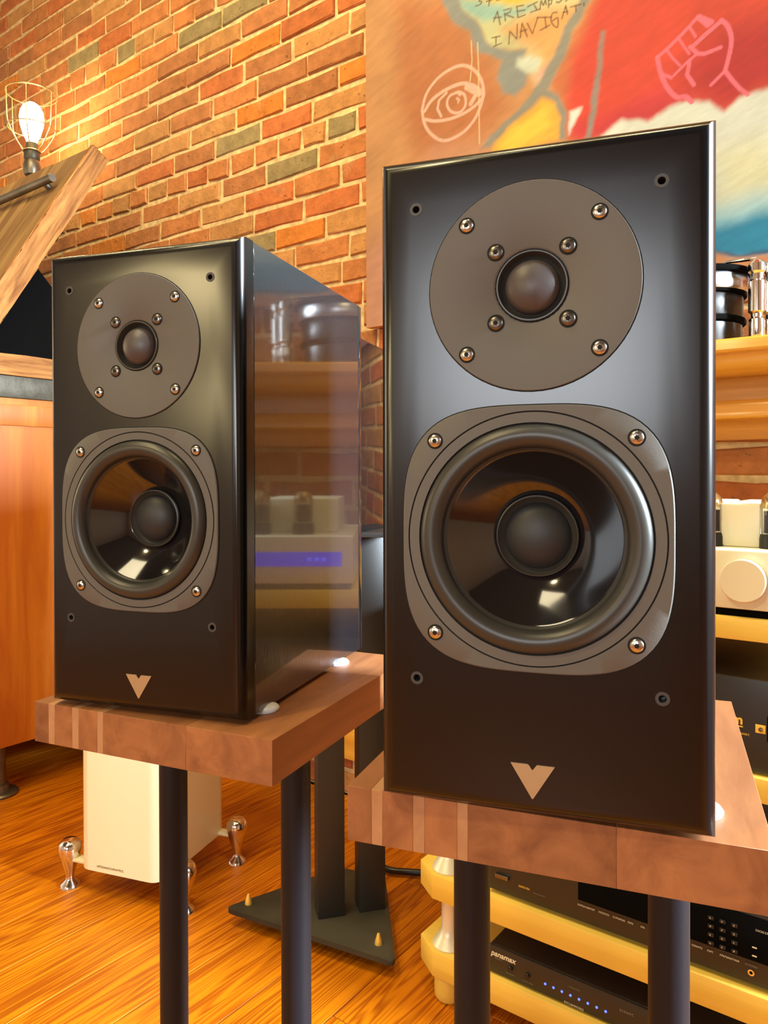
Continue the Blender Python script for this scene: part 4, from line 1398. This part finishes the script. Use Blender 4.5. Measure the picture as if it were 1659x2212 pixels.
# sloped thick board on its black support
sb = thing('sloped_board', 'thick weathered plank board leaning at a slant on the left cabinet', 'board', (-2.75, 1.2, 1.2695))
BX0, BX1 = -3.45, -2.15
ang = math.radians(59.0)
ty, tz = math.cos(ang), math.sin(ang)           # up the slope
ny, nz_ = -math.sin(ang), math.cos(ang)         # out of the upper face
LOW = (1.012, 1.282)                            # lower end of the underside
LEN, TH = 0.752, 0.060
PLK = 6
for k in range(PLK):
    # planks side by side, running up the slope, each a little uneven
    w_ = (BX1 - BX0) / PLK
    bm = box_bm(k * w_ + 0.0008, (k + 1) * w_ - 0.0008, 0, LEN, 0, TH + random.uniform(-0.002, 0.002), 0.002, 1)
    bmesh.ops.subdivide_edges(bm, edges=[e for e in bm.edges if e.calc_length() > 0.5], cuts=8, use_grid_fill=True)
    link('plank', to_mesh(bm, 'plank', True, 40), 'reclaimed_board', sb, (BX0 + 2.75, LOW[0] - 1.2, LOW[1] - 1.2695), (ang, 0, 0))
bm = box_bm(0, 0.014, 0.0, LEN + 0.004, -0.001, TH + 0.002)
bmesh.ops.subdivide_edges(bm, edges=bm.edges[:], cuts=14, use_grid_fill=True)
for v in bm.verts:
    v.co += Vector((random.uniform(-0.004, 0.003) if v.co.x > 0.01 else 0, random.uniform(-0.001, 0.001), random.uniform(-0.003, 0.0015)))
link('end_board', to_mesh(bm, 'end_board', True, 60), 'reclaimed_edge', sb, (BX1 + 2.75, LOW[0] - 1.2, LOW[1] - 1.2695), (ang, 0, 0))
prism('support_panel', [(y_ - 1.2, z_ - 1.2695) for y_, z_ in ((1.02, 1.2712), (1.052, 1.342), (1.178, 1.552), (1.44, 1.2712))], BX0 + 2.75 + 0.04, BX1 + 2.75 - 0.02, 'black_void', sb, 'YZ')
hy, hz = LOW[0] + ty * 0.60 + ny * (TH + 0.026), LOW[1] + tz * 0.60 + nz_ * (TH + 0.026)
hd = tube('handle_pipe', [(BX0 + 2.75 + 0.1, hy - 1.2, hz - 1.2695), (BX1 + 2.75 - 0.045, hy - 1.2, hz - 1.2695)], 0.0125, 'pipe_iron', sb, 18)
for x_ in (BX0 + 2.75 + 0.16, BX1 + 2.75 - 0.10):
    tube('handle_stud', [(x_, hy - 1.2, hz - 1.2695), (x_, hy - 1.2 - ny * 0.03, hz - 1.2695 - nz_ * 0.03)], 0.010, 'pipe_iron', hd, 14)

lamp = thing('cage_lamp', 'glowing bulb in an upturned wire cage on an iron pipe behind the sloped board', 'lamp', (-2.765, 1.49, 1.2695))
B0 = 1.2695
lathe('base_flange', [(0.045, 0.0), (0.046, 0.006), (0.025, 0.012), (0.022, 0.03)], 'pipe_iron', lamp, 28)
lathe('pipe', [(0.0165, 0.01), (0.0165, 2.085 - B0)], 'pipe_iron', lamp, 24)
lathe('pipe_coupling', [(0.020, 2.055 - B0), (0.027, 2.060 - B0), (0.031, 2.075 - B0), (0.031, 2.098 - B0), (0.027, 2.110 - B0), (0.024, 2.116 - B0)], 'pipe_iron', lamp, 28)
lathe('bulb_socket', [(0.024, 2.116 - B0), (0.028, 2.122 - B0), (0.028, 2.150 - B0), (0.023, 2.160 - B0), (0.021, 2.180 - B0)], 'dark_iron', lamp, 28)
bulb = lathe('bulb', [(0.0155, 2.172 - B0), (0.020, 2.190 - B0), (0.031, 2.215 - B0), (0.041, 2.250 - B0), (0.0435, 2.275 - B0), (0.040, 2.300 - B0), (0.029, 2.321 - B0), (0.014, 2.332 - B0), (0, 2.335 - B0)],
             'bulb_glow', lamp, 32, 'Z', (0, 0, 0), True, False, 60)
TOPR, MIDR, LOWR = (0.090, 2.365 - B0), (0.084, 2.235 - B0), (0.030, 2.150 - B0)


def circ(r, z, n=40):
    return [(r * math.cos(2 * PI * k / n), r * math.sin(2 * PI * k / n), z) for k in range(n)]


tube('cage_ring', circ(*TOPR), 0.0024, 'cage_wire', lamp, 8, True)
tube('cage_ring', circ(*MIDR), 0.0024, 'cage_wire', lamp, 8, True)
tube('cage_ring', circ(*LOWR), 0.0030, 'cage_wire', lamp, 8, True)
for k in range(6):
    a = 2 * PI * k / 6 + 0.35
    c_, s_ = math.cos(a), math.sin(a)
    tube('cage_wire', spline([(0.030 * c_, 0.030 * s_, 2.150 - B0), (0.052 * c_, 0.052 * s_, 2.175 - B0), (0.084 * c_, 0.084 * s_, 2.235 - B0), (0.089 * c_, 0.089 * s_, 2.29 - B0), (0.090 * c_, 0.090 * s_, 2.365 - B0)], 4),
         0.0022, 'cage_wire', lamp, 8)
